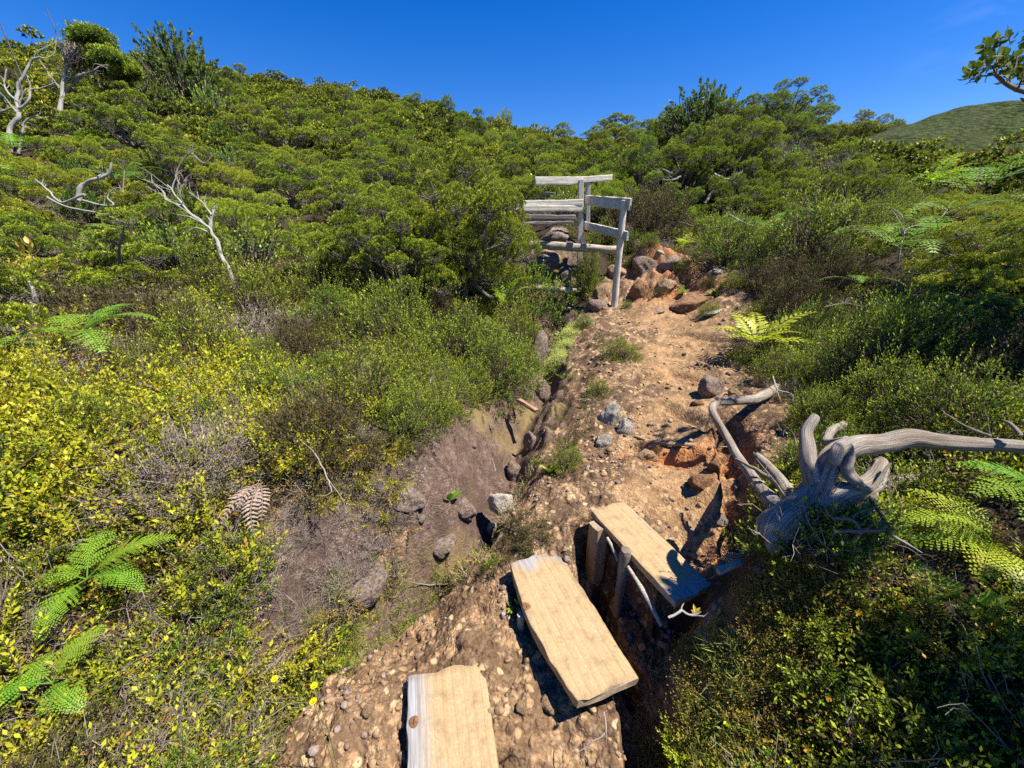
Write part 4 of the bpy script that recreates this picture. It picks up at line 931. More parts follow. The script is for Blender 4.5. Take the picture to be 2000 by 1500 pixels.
def xf(loc, rz, sc, tx=0, ty=0):
    c, s = math.cos(rz), math.sin(rz); M = np.eye(4); Rz = np.array([[c,-s,0],[s,c,0],[0,0,1.]])
    Rx = np.array([[1,0,0],[0,math.cos(tx),-math.sin(tx)],[0,math.sin(tx),math.cos(tx)]]); Ry = np.array([[math.cos(ty),0,math.sin(ty)],[0,1,0],[-math.sin(ty),0,math.cos(ty)]])
    M[:3,:3] = Rx@Ry@Rz*sc; M[:3,3] = loc; return M
def stuff(name, protos, pts, scs, mats, label, cat, rng, tilt=.25, sink=.0):
    if len(pts) == 0: return
    mb = MB()
    for p, s_ in zip(pts, scs):
        M = xf((p[0],p[1],p[2]-sink), rng.random()*6.28, s_, rng.normal()*tilt, rng.normal()*tilt)
        mb.merge(protos[int(rng.integers(len(protos)))], M, np.array([rng.random()*.25-.12, 0, 0]))
    mb.obj(name, mats, label=label, cat=cat, kind='stuff')
def polar(n, rng, r0, r1, a0, a1):
    r = np.exp(rng.uniform(math.log(r0), math.log(r1), n)); a = rng.uniform(a0,a1,n); return r*np.sin(a), r*np.cos(a)
# ---------------------------------------------------------------- hero things
R6 = np.random.default_rng(66)
# dead trunk on the right bank (pixel path, optical depth, radius in m)
def _ds(d): return d*(.875+.125*min(max((d-1.66)/.6,0),1))
def dpath(rows): return [atd(a,b,_ds(d)) for a,b,d,_ in rows], [r*.78 for *_,r in rows]
DT = empty('fallen_dead_tree', (0,0,0), 'big twisted grey dead trunk with bare limbs leaning over the right edge of the path', 'dead trunk')
def limb(name, rows, sides=22, seed=1, rough=.07, ridges=.05, sub=9, mat=None, parent=None, wob=.004):
    mb = MB(); P, R_ = dpath(rows); tube(mb, P, R_, sides, 0, sub, rough, seed, ridges, True, seed*.13, wob); return mb.obj(name, mat or M_DRIFT, parent or DT)
limb('trunk', [(1500,1062,1.50,.050),(1522,1030,1.52,.075),(1560,1002,1.55,.070),(1590,967,1.56,.057),(1606,932,1.57,.052),(1624,897,1.58,.048),(1664,872,1.6,.046),(1720,866,1.62,.042),(1775,856,1.62,.044),(1830,862,1.6,.038),(1890,866,1.58,.034),(1950,868,1.55,.028),(2030,874,1.5,.024),(2130,885,1.45,.02)], 34, 3, .10, .09, 10, wob=.010)
limb('twisted_knob', [(1590,1000,1.54,.058),(1640,968,1.53,.05),(1675,958,1.53,.044),(1702,945,1.55,.042),(1716,925,1.57,.036),(1722,905,1.60,.028),(1708,900,1.62,.018)], 28, 5, .12, .09)
limb('twisted_knob', [(1628,905,1.52,.022),(1633,880,1.53,.028),(1650,872,1.55,.03),(1660,890,1.54,.022),(1655,915,1.52,.026),(1672,940,1.5,.022),(1700,955,1.5,.012),(1742,905,1.52,.004)], 16, 15, .1, .08)
limb('short_limb', [(1592,945,1.56,.036),(1582,905,1.58,.034),(1577,870,1.61,.030),(1576,842,1.64,.025),(1590,818,1.655,.023),(1594,812,1.66,.018)], 22, 7, .07, .07)
def gl(px,py,h,r):
    q = cast(px,py); f = q[1]*CP-(q[2]-CAMZ)*SP; return (px,py,f-h/abs(ray(px,py)[2]),r)
_bl = [(1535,1000,_ds(1.62),.034),(1508,978,_ds(1.66),.030)]+[gl(*r_) for r_ in ((1478,945,.17,.026),(1447,900,.15,.024),(1420,855,.16,.022),(1400,820,.19,.022),(1390,797,.21,.021),(1402,786,.21,.023),(1430,784,.19,.026),(1470,780,.13,.029),(1500,768,.06,.032),(1517,755,.01,.024))]
for _k in range(1,len(_bl)): _bl[_k] = (_bl[_k][0],_bl[_k][1],max(_bl[_k][2],_bl[_k-1][2]+.01),_bl[_k][3])
mb = MB(); tube(mb, [atd(a,b,d) for a,b,d,_ in _bl], [r for *_,r in _bl], 20, 0, 7, .07, 9, .07, True, .9, .004); mb.obj('bent_limb', M_DRIFT, DT)
limb('split_limb', [(1560,990,1.66,.036),(1535,955,1.75,.033),(1505,915,1.85,.026),(1482,893,1.9,.022),(1476,888,1.9,.010)], 18, 11, .1, .09)
limb('split_limb', [(1540,955,1.80,.016),(1500,930,1.9,.013),(1455,905,2.0,.009),(1435,895,2.05,.005)], 10, 12, .1, .05)
limb('back_stub', [(1655,860,1.75,.022),(1615,865,1.85,.02),(1622,845,1.95,.024),(1645,830,2.0,.022),(1652,824,2.0,.012)], 14, 13, .1, .1)
limb('fallen_limb', [(1690,965,1.75,.02),(1730,945,1.8,.032),(1775,938,1.82,.034),(1812,936,1.85,.016)], 14, 14, .1, .1)
limb('root', [(1530,1045,1.5,.035),(1580,1055,1.48,.036),(1635,1035,1.48,.034),(1685,1000,1.5,.028),(1705,960,1.52,.02)], 26, 17, .12, .09)
for rows,sd in (([(1700,968,1.5,.009),(1722,1010,1.45,.008),(1735,1040,1.4,.007),(1770,1062,1.38,.005),(1800,1080,1.36,.003)],1),([(1628,1038,1.35,.005),(1680,1038,1.36,.008),(1712,1036,1.38,.008),(1732,1022,1.4,.007)],2),([(1680,1037,1.36,.006),(1668,1018,1.37,.005),(1640,1012,1.38,.005),(1628,1012,1.38,.003)],3),([(1632,1016,1.38,.004),(1618,1005,1.38,.003),(1612,992,1.38,.0015)],4),([(1935,852,1.55,.006),(1890,835,1.6,.005),(1850,810,1.65,.003),(1838,800,1.68,.0015)],5),([(1990,850,1.5,.012),(1975,830,1.52,.007),(1960,822,1.54,.004)],6)):
    limb('twig', rows, 7, 20+sd, .1, 0, 6, wob=.002)
# thin roots and twigs fanning from the bank
def stick(rows, lab, name='dead_branch', mat=None, cat='branch', seed=1, kids=0, sides=8):
    mb = MB(); P, R_ = dpath(rows); tube(mb, P, R_, sides, 0, 6, .15, seed, .08, True, seed*.1, .003)
    rng = np.random.default_rng(seed)
    for q in range(kids):
        i = rng.integers(1,len(P)); p = np.array(P[i]); L = np.linalg.norm(np.array(P[-1])-P[0])*(.15+.2*rng.random()); d = norm(norm(P[i]-P[i-1])+rng.normal(size=3)*.5+[0,0,.2])
        tube(mb, [p, p+d*L*.5+rng.normal(size=3)*L*.08, p+d*L], [R_[i]*.7,R_[i]*.5,R_[i]*.2], 5, 0, 5, .1, seed+q, 0, True, q*.1)
    return mb.obj(name, mat or M_DEAD, label=lab, cat=cat)
M_OLDROOT = barkmat('old_root', (.22,.14,.085), (.42,.30,.20), 12)
def gstick(rows, lab, **k):
    out = []
    for a,b,r in rows:
        q = cast(a,b); f = q[1]*CP-(q[2]-CAMZ)*SP; out.append((a,b,f-r*1.2,r))
    return stick(out, lab, **k)
stick([(1510,735,2.8,.006),(1518,760,2.7,.006),(1545,770,2.65,.006),(1552,795,2.6,.005),(1570,808,2.5,.003)], 'thin crooked grey root hanging behind the end of the bent limb', seed=31, kids=5)
gstick([(1480,690,.008),(1530,712,.010),(1570,735,.011),(1610,760,.006)], 'grey exposed root running right from the yellow fern', seed=32, kids=6)
gstick([(1570,712,.007),(1600,725,.008),(1640,745,.006)], 'pale dead stick lying in the heath above the dead trunk', seed=33, kids=3)
gstick([(1400,735,.009),(1430,702,.011),(1465,696,.010),(1500,690,.008)], 'dark root arching along the rim of the path below the yellow fern', mat=M_BARK, seed=34, kids=7)
stick([(1905,655,2.7,.003),(1865,640,2.7,.006),(1838,618,2.65,.007),(1845,608,2.6,.004)], 'white forked twig in the shade of the right slope', seed=35, kids=4)
stick([(1610,600,3.6,.003),(1650,592,3.6,.004),(1700,602,3.5,.003)], 'bare bent twig below the row of ferns', seed=36, kids=3)
stick([(1755,508,4.2,.011),(1762,470,4.2,.013),(1775,445,4.3,.010),(1830,430,4.4,.006),(1860,395,4.5,.003)], 'pale branch rising behind the ferns on the right slope', seed=37, kids=5)
stick([(1292,455,7.6,.05),(1285,432,7.7,.045),(1280,405,7.8,.03),(1275,390,7.8,.015)], 'short white forked stump at the back of the path', name='dead_stump', cat='stump', seed=38, kids=3)
stick([(1425,420,6.6,.016),(1450,434,6.5,.022),(1470,443,6.4,.03)], 'straight grey stick lying on the slope right of the white stump', seed=39)
stick([(955,482,6.0,.014),(985,486,6.0,.016),(1012,484,5.9,.012),(1000,478,5.9,.008)], 'white dead twig poking out left of the long log step', seed=40, kids=2)
stick([(560,845,2.1,.003),(610,880,2.0,.004),(640,935,1.9,.004),(648,960,1.85,.003)], 'long thin dry stem over the rock slab', seed=41, kids=2, sides=5, mat=M_GREYTWIG)
gstick([(1180,1390,.0025),(1184,1428,.003),(1160,1446,.003),(1130,1470,.002)], 'forked pale rootlet on the soil right of the nearest plank step', name='rootlet', cat='root', seed=42, kids=4, mat=M_GREYTWIG)
gstick([(798,1136,.002),(835,1142,.0035),(874,1139,.003)], 'small white stick at the edge of the gully', name='rootlet', cat='stick', seed=43)
stick([(1305,1206,1.08,.0035),(1330,1194,1.1,.004),(1350,1200,1.1,.003),(1372,1204,1.08,.002)], 'bare twig with a red bud beside the near end of the upper plank step', seed=44, kids=3)
gstick([(962,895,.003),(967,920,.004),(966,935,.003)], 'short white stick lying on the wet rock of the gully', name='rootlet', cat='stick', seed=45)
gstick([(1240,852,.012),(1290,866,.017),(1350,868,.016),(1400,872,.010)], 'smooth root crossing the path as a step edge', name='root', cat='root', seed=46, mat=M_OLDROOT, kids=2)
# scrap of reddish wood and rotten chunks
def chunk(c, x, L, Wd, T, lab, seed, mat, name='wood_scrap'):
    x = norm(np.array(x,float)); z = norm(np.cross(np.cross(x,[0,0,1.]),x)); y = np.cross(z,x)
    mb = MB(); board(mb, L, Wd, T, nx=16, ny=5, seed=seed, wear=.012, greyfn=lambda u,v:.2+0*v); o = mb.obj(name, mat, label=lab, cat='wood scrap'); set_matrix(o, c, x, y, z)
M_REDWOOD = m_wood('reddish_wood', (.34,.16,.09), (.45,.33,.26), .4)
chunk(at(1012,787,3.3)+[0,0,.05], at(1048,812,3.15)-at(1012,787,3.3)+[0,0,.01], .22, .055, .03, 'reddish scrap of wood wedged across the gully', 71, M_REDWOOD)
chunk(atd(1405,1118,1.42)+[0,0,.02], (1,.35,.1), .09, .035, .02, 'rotten grey wood chunk at the right end of the upper plank step', 72, M_OLDWOOD)
chunk(atd(1415,1085,1.50)+[0,0,.0], (1,.1,.1), .07, .02, .015, 'flat grey splinter above the rotten wood chunk', 73, M_OLDWOOD)
# ---------------------------------------------------------------- rocks
def rock(seed, sub=4, facets=9, flat=1.):
    rng = np.random.default_rng(seed); import bmesh
    bm = bmesh.new(); bmesh.ops.create_icosphere(bm, subdivisions=sub, radius=1); bm.verts.ensure_lookup_table()
    V = np.array([v.co[:] for v in bm.verts]); F = np.array([[v.index for v in f.verts] for f in bm.faces]); bm.free()
    U = norm(rng.normal(size=(facets,3))); d = .52+.36*rng.random(facets); r = np.ones(len(V))
    for u_, d_ in zip(U, d):
        c = V@u_; m = c > .05; r = np.where(m, np.minimum(r, d_/np.maximum(c,.05)), r)
    V = V*r[:,None]; V = V*(1+.12*fbm3(V*1.8+seed, 3, seed)[:,None]+.06*fbm3(V*5+seed, 4, seed+9, .6)[:,None]); V[:,2] *= flat
    return V, F
ROCKS = {}
def rockmesh(mat, i, sub=4):
    k = (mat.name, i)
    if k not in ROCKS:
        V,F = rock(900+i*7, sub); mb = MB(); mb.add(V,F,0); ROCKS[k] = mb.mesh('rock_'+str(i), [mat], smooth=True)
    return ROCKS[k]
def put_rock(px, py, wpx, hpx, mat, i, lab, name='rock', sink=.46, depth=None, rz=0., cat='rock', group=None, aspect=1.):
    (wpx, hpx) = (wpx*.86, hpx*.86) if name == 'boulder' else (wpx, hpx)
    p = cast(px, py+hpx*.3) if depth is None else at(px,py,depth)
    f = (p[1]*CP-(p[2]-CAMZ)*SP); w = wpx/FPX*f/2; h = hpx/FPX*f/2
    return link(name, rockmesh(mat,i), None, (p[0],p[1]+w*.3,p[2]+h*(1-2*sink)), (R6.normal()*.2,R6.normal()*.2,rz), (w*1.05,w*aspect,h*1.15), label=lab, cat=cat, group=group)
LICH = M_ROCK_LICHEN; TAN, RUST, DARKR, PALE = M_ROCK_TAN, M_ROCK_RUST, M_ROCK_DARK, M_ROCK_PALE
put_rock(977,994,52,62,PALE,1,'white rock sitting alone in the gully', depth=2.08, sink=.42, rz=.5)
put_rock(958,1028,26,20,PALE,3,'small pale stone tucked under the white rock')
put_rock(1352,586,100,52,RUST,2,'big rust and tan boulder at the back of the path, dark on its near face', name='boulder', cat='boulder', rz=.3)
put_rock(1304,554,44,34,TAN,3,'rounded tan boulder leaning behind the rusty boulder', name='boulder', cat='boulder')
put_rock(1246,562,46,56,RUST,4,'orange-faced boulder just right of the front railing post', name='boulder', cat='boulder',rz=1.)
put_rock(1178,565,46,60,TAN,5,'sharp tan block left of the front railing post', name='boulder', cat='boulder',rz=2.)
put_rock(1205,525,50,44,TAN,6,'tan block behind the front railing post', name='boulder', cat='boulder')
put_rock(1262,512,66,42,DARKR,7,'broad mossy dark boulder above the orange-faced one', name='boulder', cat='boulder')
put_rock(1318,512,60,36,DARKR,8,'low dark rock right of the mossy boulder')
put_rock(1245,478,40,30,TAN,9,'small tan rock on top of the bank by the railing')
put_rock(1288,492,24,14,LICH,10,'little pale rock at the rim of the stony bank')
put_rock(1404,530,26,12,LICH,11,'pale stone half buried in dry grass right of the boulders')
put_rock(1286,604,36,12,TAN,12,'flat tan stone slab lying on the trodden path')
put_rock(1395,610,38,9,PALE,13,'thin grey flat stone at the right edge of the path')
put_rock(1090,455,72,40,DARKR,14,'brown lichened rock under the riser boards', name='boulder', cat='boulder')
put_rock(1070,505,84,46,DARKR,15,'wide purple-brown rock below the long log step', name='boulder', cat='boulder', rz=.7)
put_rock(1106,533,24,30,DARKR,16,'upright dark stone beside the lowest log step')
put_rock(1168,592,40,30,DARKR,17,'lilac-brown stone at the foot of the front railing post')
put_rock(1190,808,46,56,LICH,18,'tall pale lichened rock beside the path', sink=.35)
put_rock(1178,860,40,34,LICH,19,'grey-green lichened rock below the tall pale one')
put_rock(1222,832,36,40,LICH,20,'cracked pale rock right of the tall pale one')
put_rock(1264,886,44,30,TAN,21,'yellow stone set in the soil under the crossing root')
put_rock(1372,940,50,42,RUST,22,'squarish rusty rock at the left rim of the hollow', sink=.35)
put_rock(1396,905,30,34,RUST,23,'small brown rock above the squarish rusty rock')
put_rock(1362,785,26,22,RUST,24,'round brown stone on the path left of the bent limb')
put_rock(1438,765,26,20,TAN,25,'light stone under the raised end of the bent limb')
put_rock(1392,755,46,60,DARKR,26,'blocky brown rock at the right edge of the upper path', sink=.4)
put_rock(1405,1012,34,20,DARKR,27,'loose grey-brown stone on the gravel above the upper plank step')
put_rock(1380,1030,24,14,TAN,28,'loose tan stone next to the grey-brown one')
put_rock(958,834,16,20,DARKR,29,'small dark stone at the head of the wet rock')
put_rock(926,868,14,14,DARKR,30,'second small dark stone lower in the gully')
put_rock(1545,895,30,30,DARKR,31,'brown rock in the shade between the split limb and the short limb')
put_rock(1060,765,30,46,DARKR,32,'pale-sided rock rib on the right of the narrow gully', sink=.3)
put_rock(1045,690,44,110,DARKR,33,'tall rock wall on the left of the narrow gully', name='boulder', cat='boulder', sink=.3)
put_rock(720,1385,30,24,TAN,34,'tan stone in the soil left of the nearest plank step')
put_rock(1075,1375,36,22,TAN,35,'tan stone below the corner of the middle plank step')
put_rock(1020,1380,26,20,TAN,36,'small round tan stone right of the nearest plank step')
put_rock(820,1010,0+20,14,DARKR,37,'dark stone on the gully rim beside the slab')
put_rock(1490,1110,30,20,DARKR,38,'dark stone under the root of the dead trunk')
# ---------------------------------------------------------------- single plants set by hand
def fronds_at(name, loc, mats, fr, seed, label, cat='fern'):
    rng = np.random.default_rng(seed); root = empty(name, loc, label, cat)
    for f in fr:
        mb = MB(); frond(mb, np.zeros(3), rng=rng, **f); mb.obj('frond', mats, root)
    return root
D2 = math.radians
def F(az, L, **k): return dict(az=D2(az), L=L, **k)
p = cast(212,1215); p[2] += .20
fronds_at('bracken_fern', p, [G_FERN,G_FERN], [F(38,.27,e0=42,droop=75,pairs=22,pl=.085,pinw=.007),F(115,.23,e0=50,droop=80,pairs=20,pl=.085,pinw=.007),F(-95,.20,e0=15,droop=70,pairs=20,pl=.075,pinw=.007,twist=.2),F(182,.20,e0=25,droop=65,pairs=18,pl=.075,pinw=.007,twist=-.2),F(12,.20,e0=25,droop=95,pairs=17,pl=.065,pinw=.007,twist=-.2)], 601, 'large bright green fern among yellow sprigs at lower left, fronds reaching up right')
p = cast(140,1395); p[2] += .14
fronds_at('bracken_fern', p, [G_FERN,G_FERN], [F(82,.17,e0=45,droop=70,pairs=18,pl=.06,pinw=.006),F(-35,.16,e0=25,droop=70,pairs=18,pl=.06,pinw=.006,twist=.2),F(160,.18,e0=35,droop=100,pairs=18,pl=.06,pinw=.006),F(205,.17,e0=30,droop=90,pairs=18,pl=.055,pinw=.006,twist=-.2)], 602, 'green fern nearest the lower left corner, below the large one')
p = cast(190,735); p[2] += .24
fronds_at('bracken_fern', p, [G_FERN,G_FERN], [F(10,.42,e0=40,droop=70,pairs=20,pl=.13,pinw=.012),F(-35,.42,e0=25,droop=70,pairs=20,pl=.14,pinw=.012),F(70,.35,e0=50,droop=70,pairs=18,pl=.12,pinw=.012),F(150,.4,e0=40,droop=90,pairs=20,pl=.13,pinw=.012),F(200,.35,e0=30,droop=90,pairs=18,pl=.12,pinw=.012)], 603, 'spreading green fern in front of the dark junipers at left')
p = cast(525,1010); p[2] += .18
fronds_at('dead_fern', p, [G_FERND,G_FERND], [F(-110,.24,e0=10,droop=80,pairs=11,pl=.045,bip=False),F(-80,.26,e0=5,droop=80,pairs=12,pl=.05,bip=False,twist=.15),F(-50,.2,e0=10,droop=95,pairs=10,pl=.04,bip=False,twist=-.2),F(-95,.18,e0=30,droop=110,pairs=9,pl=.04,bip=False)], 604, 'withered pinkish fern hanging down beside the rock slab')
p = cast(1905,1120); p[2] += .12
fronds_at('lime_fern', p, [G_FERNY,G_FERNY], [F(150,.25,e0=35,droop=75,pairs=14,pl=.085,pinw=.008,twist=.15),F(182,.22,e0=25,droop=85,pairs=13,pl=.075,pinw=.008,twist=-.2),F(212,.20,e0=20,droop=70,pairs=12,pl=.07,pinw=.008,twist=.1),F(118,.24,e0=45,droop=70,pairs=13,pl=.08,pinw=.008),F(245,.18,e0=15,droop=60,pairs=12,pl=.06,pinw=.008),F(85,.2,e0=50,droop=80,pairs=12,pl=.07,pinw=.008),F(165,.17,e0=55,droop=70,pairs=12,pl=.06,pinw=.008)], 605, 'glowing lime fern below the dead trunk at the right edge')
p = cast(2010,1060); p[2] += .16
fronds_at('bracken_fern', p, [G_FERN,G_FERN], [F(170,.26,e0=30,droop=60,pairs=13,pl=.095,pinw=.008,twist=.15),F(140,.24,e0=40,droop=70,pairs=13,pl=.09,pinw=.008),F(215,.24,e0=30,droop=70,pairs=13,pl=.09,pinw=.008,twist=-.15)], 606, 'shaded deep green fern at the right edge above the lime fern')
def kp(kind, px, py, wpx, base_w, label, vi=None, rz=None, dz=0., group=None, sz=1.):
    q = cast(px, py); f = (q[1]*CP-(q[2]-CAMZ)*SP); sc = wpx/FPX*f/base_w
    return kind.put((q[0],q[1],q[2]-.02+dz), R6.random()*6.28 if rz is None else rz, (sc,sc,sc*sz), label, group, vi)
kp(K_FERNY,1472,700,190,.70,'bright yellow fern on the rim of the path above the exposed roots',0,dz=.14)
kp(K_FERNY,1560,715,110,.70,'dull olive-yellow fern right of the bright yellow one',1,dz=.06)
kp(K_FERNY,985,640,100,.55,'lime fern standing upright in the heath left of the lowest log step',1,sz=1.7,dz=.22)
kp(K_FERNY,1335,478,70,.7,'yellow fern behind the stony bank',0)
kp(K_FERNY,1400,495,90,.7,'lime fern at the back of the path beside dry grass',1,sz=1.4)
kp(K_FERNY,1800,400,150,.7,'large yellow fern high on the right slope',0,sz=1.3,dz=.3)
kp(K_FERNY,1010,452,40,.7,'small lime fern at the left end of the riser boards',0)
kp(K_FERNY,40,745,90,.7,'yellow-green fern at the left edge behind the junipers',1)
for i,(a,b,w,l) in enumerate([(1505,520,130,'leftmost of the ferns on the right slope'),(1640,485,150,'fern with pale arching fronds among brown heath'),(1740,590,170,'fern lowest in the row on the right slope'),(1720,545,150,'fern in the middle of the row on the right slope'),(1880,440,170,'fern highest in the row on the right slope'),(1830,500,170,'wide fern just under the highest one on the right slope'),(1800,560,150,'fern in the shade of the right junipers'),(1650,640,90,'small dark fern under the row of ferns')]):
    kp(K_FERNG,a,b,w*1.35,.95,l+', blue-green',i%2,dz=.45)
for i,(a,b,w,l) in enumerate([(250,395,120,'green fern beside the curved white trunk'),(240,505,150,'pale green fern under the bare pale tree'),(30,420,160,'dark blue-green fern against the left edge'),(40,330,170,'bright fern at the foot of the leftmost dead tree'),(40,800,110,'blue-green fern low at the left edge'),(1200,395,60,'fern right behind the railing'),(1120,385,50,'small fern seen through the railing')]):
    kp(K_FERN if i in (0,1,3) else K_FERNG,a,b,w*1.2,.95,l,i%2,dz=.28)
# broad-leaved singles
def strap(px,py,n,L,Wd,lab,mat=G_BROAD,e=35,name='broadleaf_plant',seed=1,up=0.01):
    q = cast(px,py); mb = MB(); rng = np.random.default_rng(seed)
    strap_plant(mb, np.zeros(3), n, L, Wd, rng, e); 
    if n > 9: strap_plant(mb, np.array([.02,.0,.03]), n//2, L*.7, Wd*.8, rng, e+25)
    mb.obj(name, mat, None, (q[0],q[1],q[2]+up), label=lab, cat='plant', smooth=False)
strap(778,845,12,.11,.05,'broad-leaved green plant at the lower edge of the heath left of the gully',seed=2)
strap(822,830,6,.09,.04,'smaller broad-leaved plant right of the larger one',seed=12)
strap(880,980,7,.085,.045,'bright green leafy seedling on the wall of the gully',seed=3)
strap(1075,925,9,.10,.022,'yellow-green narrow-leaved plant on the ridge above the steps',G_FERNY,40,seed=4)
strap(1092,662,16,.15,.06,'glossy leaf rosette growing in the narrow gully',seed=5)
strap(1070,595,8,.17,.05,'small leafy plant below the lowest log step',seed=6)
strap(1330,575,12,.13,.02,'spiky grey-green plant in the stony bank',G_FERNG,55,seed=7)
strap(1395,580,16,.12,.05,'low leafy clump right of the big boulder',G_BROAD,30,seed=8)
strap(985,770,9,.10,.045,'leafy shoot with reddish stem at the head of the wet rock',seed=9)
strap(1800,1185,3,.10,.085,'pair of big round glowing leaves in the lower right shade',G_BROAD,50,seed=10,up=.04)
strap(1745,790,6,.12,.045,'yellow-green rosette in the shadow above the dead trunk',G_BROAD,45,seed=11)
strap(665,1240,6,.07,.018,'tiny leafy plant in the crease of the gully',seed=13)
strap(1002,1195,10,.045,.012,'small dark leafy sprig at the left edge of the middle plank step',seed=14)
strap(1340,1170,5,.06,.02,'little leaves in the shadow under the near end of the upper plank step',seed=16,up=.03)
strap(700,1185,8,.07,.012,'narrow yellow-green fernlet on the gully edge',G_FERNY,30,seed=15)
q = atd(1358,1200,1.09); mb = MB(); strap_plant(mb,np.zeros(3),7,.022,.009,np.random.default_rng(3),50); mb.obj('bud', G_RED, None, tuple(q), label='tiny red and yellow leaf bud on the twig beside the upper plank step', cat='bud', smooth=False)
# three yellow flowers
def flower(px,py,d,lab):
    c = atd(px,py,d); g = ground(c[0],c[1]); root = empty('yellow_flower',(c[0],c[1],g),lab,'flower'); h = c[2]-g
    mb = MB(); tube(mb,[(0,0,-.01),(.004,.003,h*.5),(0,0,h)],[.0014,.0012,.001],5,0,4); mb.obj('stem',G_GRASS,root)
    mb = MB()
    for ringn,el,L in ((14,15,.016),(11,38,.013),(7,62,.009)):
        a = np.arange(ringn)*2*PI/ringn+el; e = D2(el); d_ = np.c_[np.cos(a)*math.cos(e),np.sin(a)*math.cos(e),np.full(ringn,math.sin(e))]; sdv = np.c_[-np.sin(a),np.cos(a),a*0]
        leaves(mb,np.tile([0,0,h],(ringn,1)),d_,sdv,L*.7,.0042,0,np.c_[R6.random(ringn),np.ones(ringn)*.8,a*0],'o')
    mb.obj('petals',G_PETAL,root,smooth=False)
flower(537,1327,1.12,'yellow flower furthest left of the three by the gully crease')
flower(614,1340,1.10,'upper right yellow flower of the three by the gully crease')
flower(612,1371,1.06,'lower right yellow flower of the three by the gully crease')
# hand-set shrubs
kp(K_HEATH,1212,700,95,.68,'rounded green heath tuft on the ridge between gully and path',0,dz=-.02)
kp(K_HEATH,1108,905,82,.68,'small round heath tuft at the gully rim beside the pale rocks',1)
kp(K_HEATH,1168,770,60,.68,'scrubby heath tuft on the ridge above the pale rocks',2)
kp(K_HEATH,1385,612,50,.68,'little heath tuft beside the flat grey stone',0)
kp(K_HEATH,1143,570,62,.6,'narrow upright heath bush in front of the railing',2,sz=1.9)
kp(K_HEATH,1140,640,48,.68,'heath bush on the right lip of the gully',1)
kp(K_HEATHB,1545,640,150,.68,'tall brown-green heath bush right of the path',0,sz=1.4)
kp(K_HEATHB,1640,440,170,.68,'broad rust-brown heath mound on the upper right slope',1)
kp(K_HEATH,1720,760,260,.68,'large dark heath bush above the dead trunk',2,sz=1.3)
kp(K_HEATH,1600,800,110,.68,'fine grey-green heath bush behind the short limb',0)
kp(K_HEATHB,1480,560,90,.68,'small brown heath bush beside the dry grass',1)
kp(K_DRY,1640,360,110,.62,'grey-purple leafless thicket high on the right slope',0,sz=1.4)
kp(K_DRY,1530,330,100,.62,'pale grey dead thicket under the right skyline trees',1,sz=1.2)
kp(K_DRY,320,790,90,.62,'dark grey withered bush in the yellow sprigs at left',0)
kp(K_DRY,290,610,110,.62,'purplish dry bush below the junipers at left',1)
kp(K_DRY,110,435,110,.62,'brown dry bush near the left edge',0)
kp(K_HEATH,640,590,170,.68,'olive heath mound under the junipers left of centre',1)
kp(K_HEATH,500,620,190,.68,'wide brownish-green heath mound left of centre',2)
kp(K_HEATH,900,700,210,.68,'large green heath mound left of the narrow gully',0)
kp(K_HEATH,800,760,170,.68,'green heath mound above the broad-leaved plant',1)
kp(K_HEATH,770,650,190,.68,'soft green heath mound in the middle of the left slope',2)
kp(K_HEATH,90,1120,260,.68,'dark green heath mound at the left edge above the large fern',0)
kp(K_HEATH,120,820,150,.68,'round heath mound below the left fern',1)
kp(K_DARKB,375,240,150,1.3,'tall dark-leaved bush rising to a point above the left skyline',1,sz=1.25)
kp(K_DARKB,362,200,55,.9,'narrow leafy spire standing out of the pointed dark bush against the sky',0,sz=1.3)
kp(K_DARKB,300,260,130,1.3,'leafy light-tipped bush left of the pointed dark bush',1)
kp(K_BROAD,175,285,100,.9,'glossy leafy bush right of the leftmost dead tree',0)
kp(K_BROAD,420,262,110,.9,'leafy bush right below the pointed dark bush',1)
kp(K_REDB,570,400,60,.5,'shrub with orange-red leaf tips on the left hillside',0)
kp(K_REDB,70,590,130,.5,'red-tipped leafy shrub at the left edge',0)
kp(K_REDB,20,575,90,.5,'yellow and red leaf rosette in the left margin',0)
kp(K_BROAD,640,505,70,.8,'lime-leaved shrub in the junipers left of centre',1)
kp(K_BROAD,575,480,60,.8,'bright leafy shoot beside the pale bare tree',2)
kp(K_DARKB,1362,312,155,1.3,'tall leafy tree-like shrub at the top of the right skyline',1,sz=1.0)
kp(K_DARKB,1425,312,110,1.3,'leafy shrub between the tall tree-like shrub and the flat-topped juniper',1,sz=1.)
kp(K_BROAD,1590,395,70,.9,'pale glossy shrub below the right skyline',0)
kp(K_BROAD,985,265,60,.9,'leafy bush poking above the skyline left of centre',1)
kp(K_BROAD,765,215,40,.9,'small bush breaking the left skyline',0)
kp(K_BIGJ,1510,300,165,2.2,'flat-topped juniper on the right skyline with sky under its crown',1,sz=1.0)
kp(K_BIGJ,1672,312,140,2.2,'rounded juniper alone on the skyline beside the distant hill',0)
kp(K_JUN,1205,300,120,1.45,'low spreading juniper at the saddle of the skyline',3)
kp(K_BIGJ,905,595,290,2.1,'tall dense juniper overhanging the left end of the railing',0,rz=1.,sz=1.55)
kp(K_BIGJ,775,590,270,2.2,'big juniper in the middle of the left slope',1,sz=1.1)
kp(K_JUN,975,560,90,1.3,'small juniper tucked between the tall one and the stairs',0,sz=1.1)
kp(K_BIGJ,1240,415,150,2.2,'dark juniper right behind the railing',3,sz=1.3)
kp(K_BIGJ,1330,405,175,2.2,'wide juniper over gnarled trunks behind the stony bank',0,sz=1.35)
kp(K_BIGJ,1420,395,175,2.2,'wide juniper behind the white stump and grey limbs',1,sz=1.3)
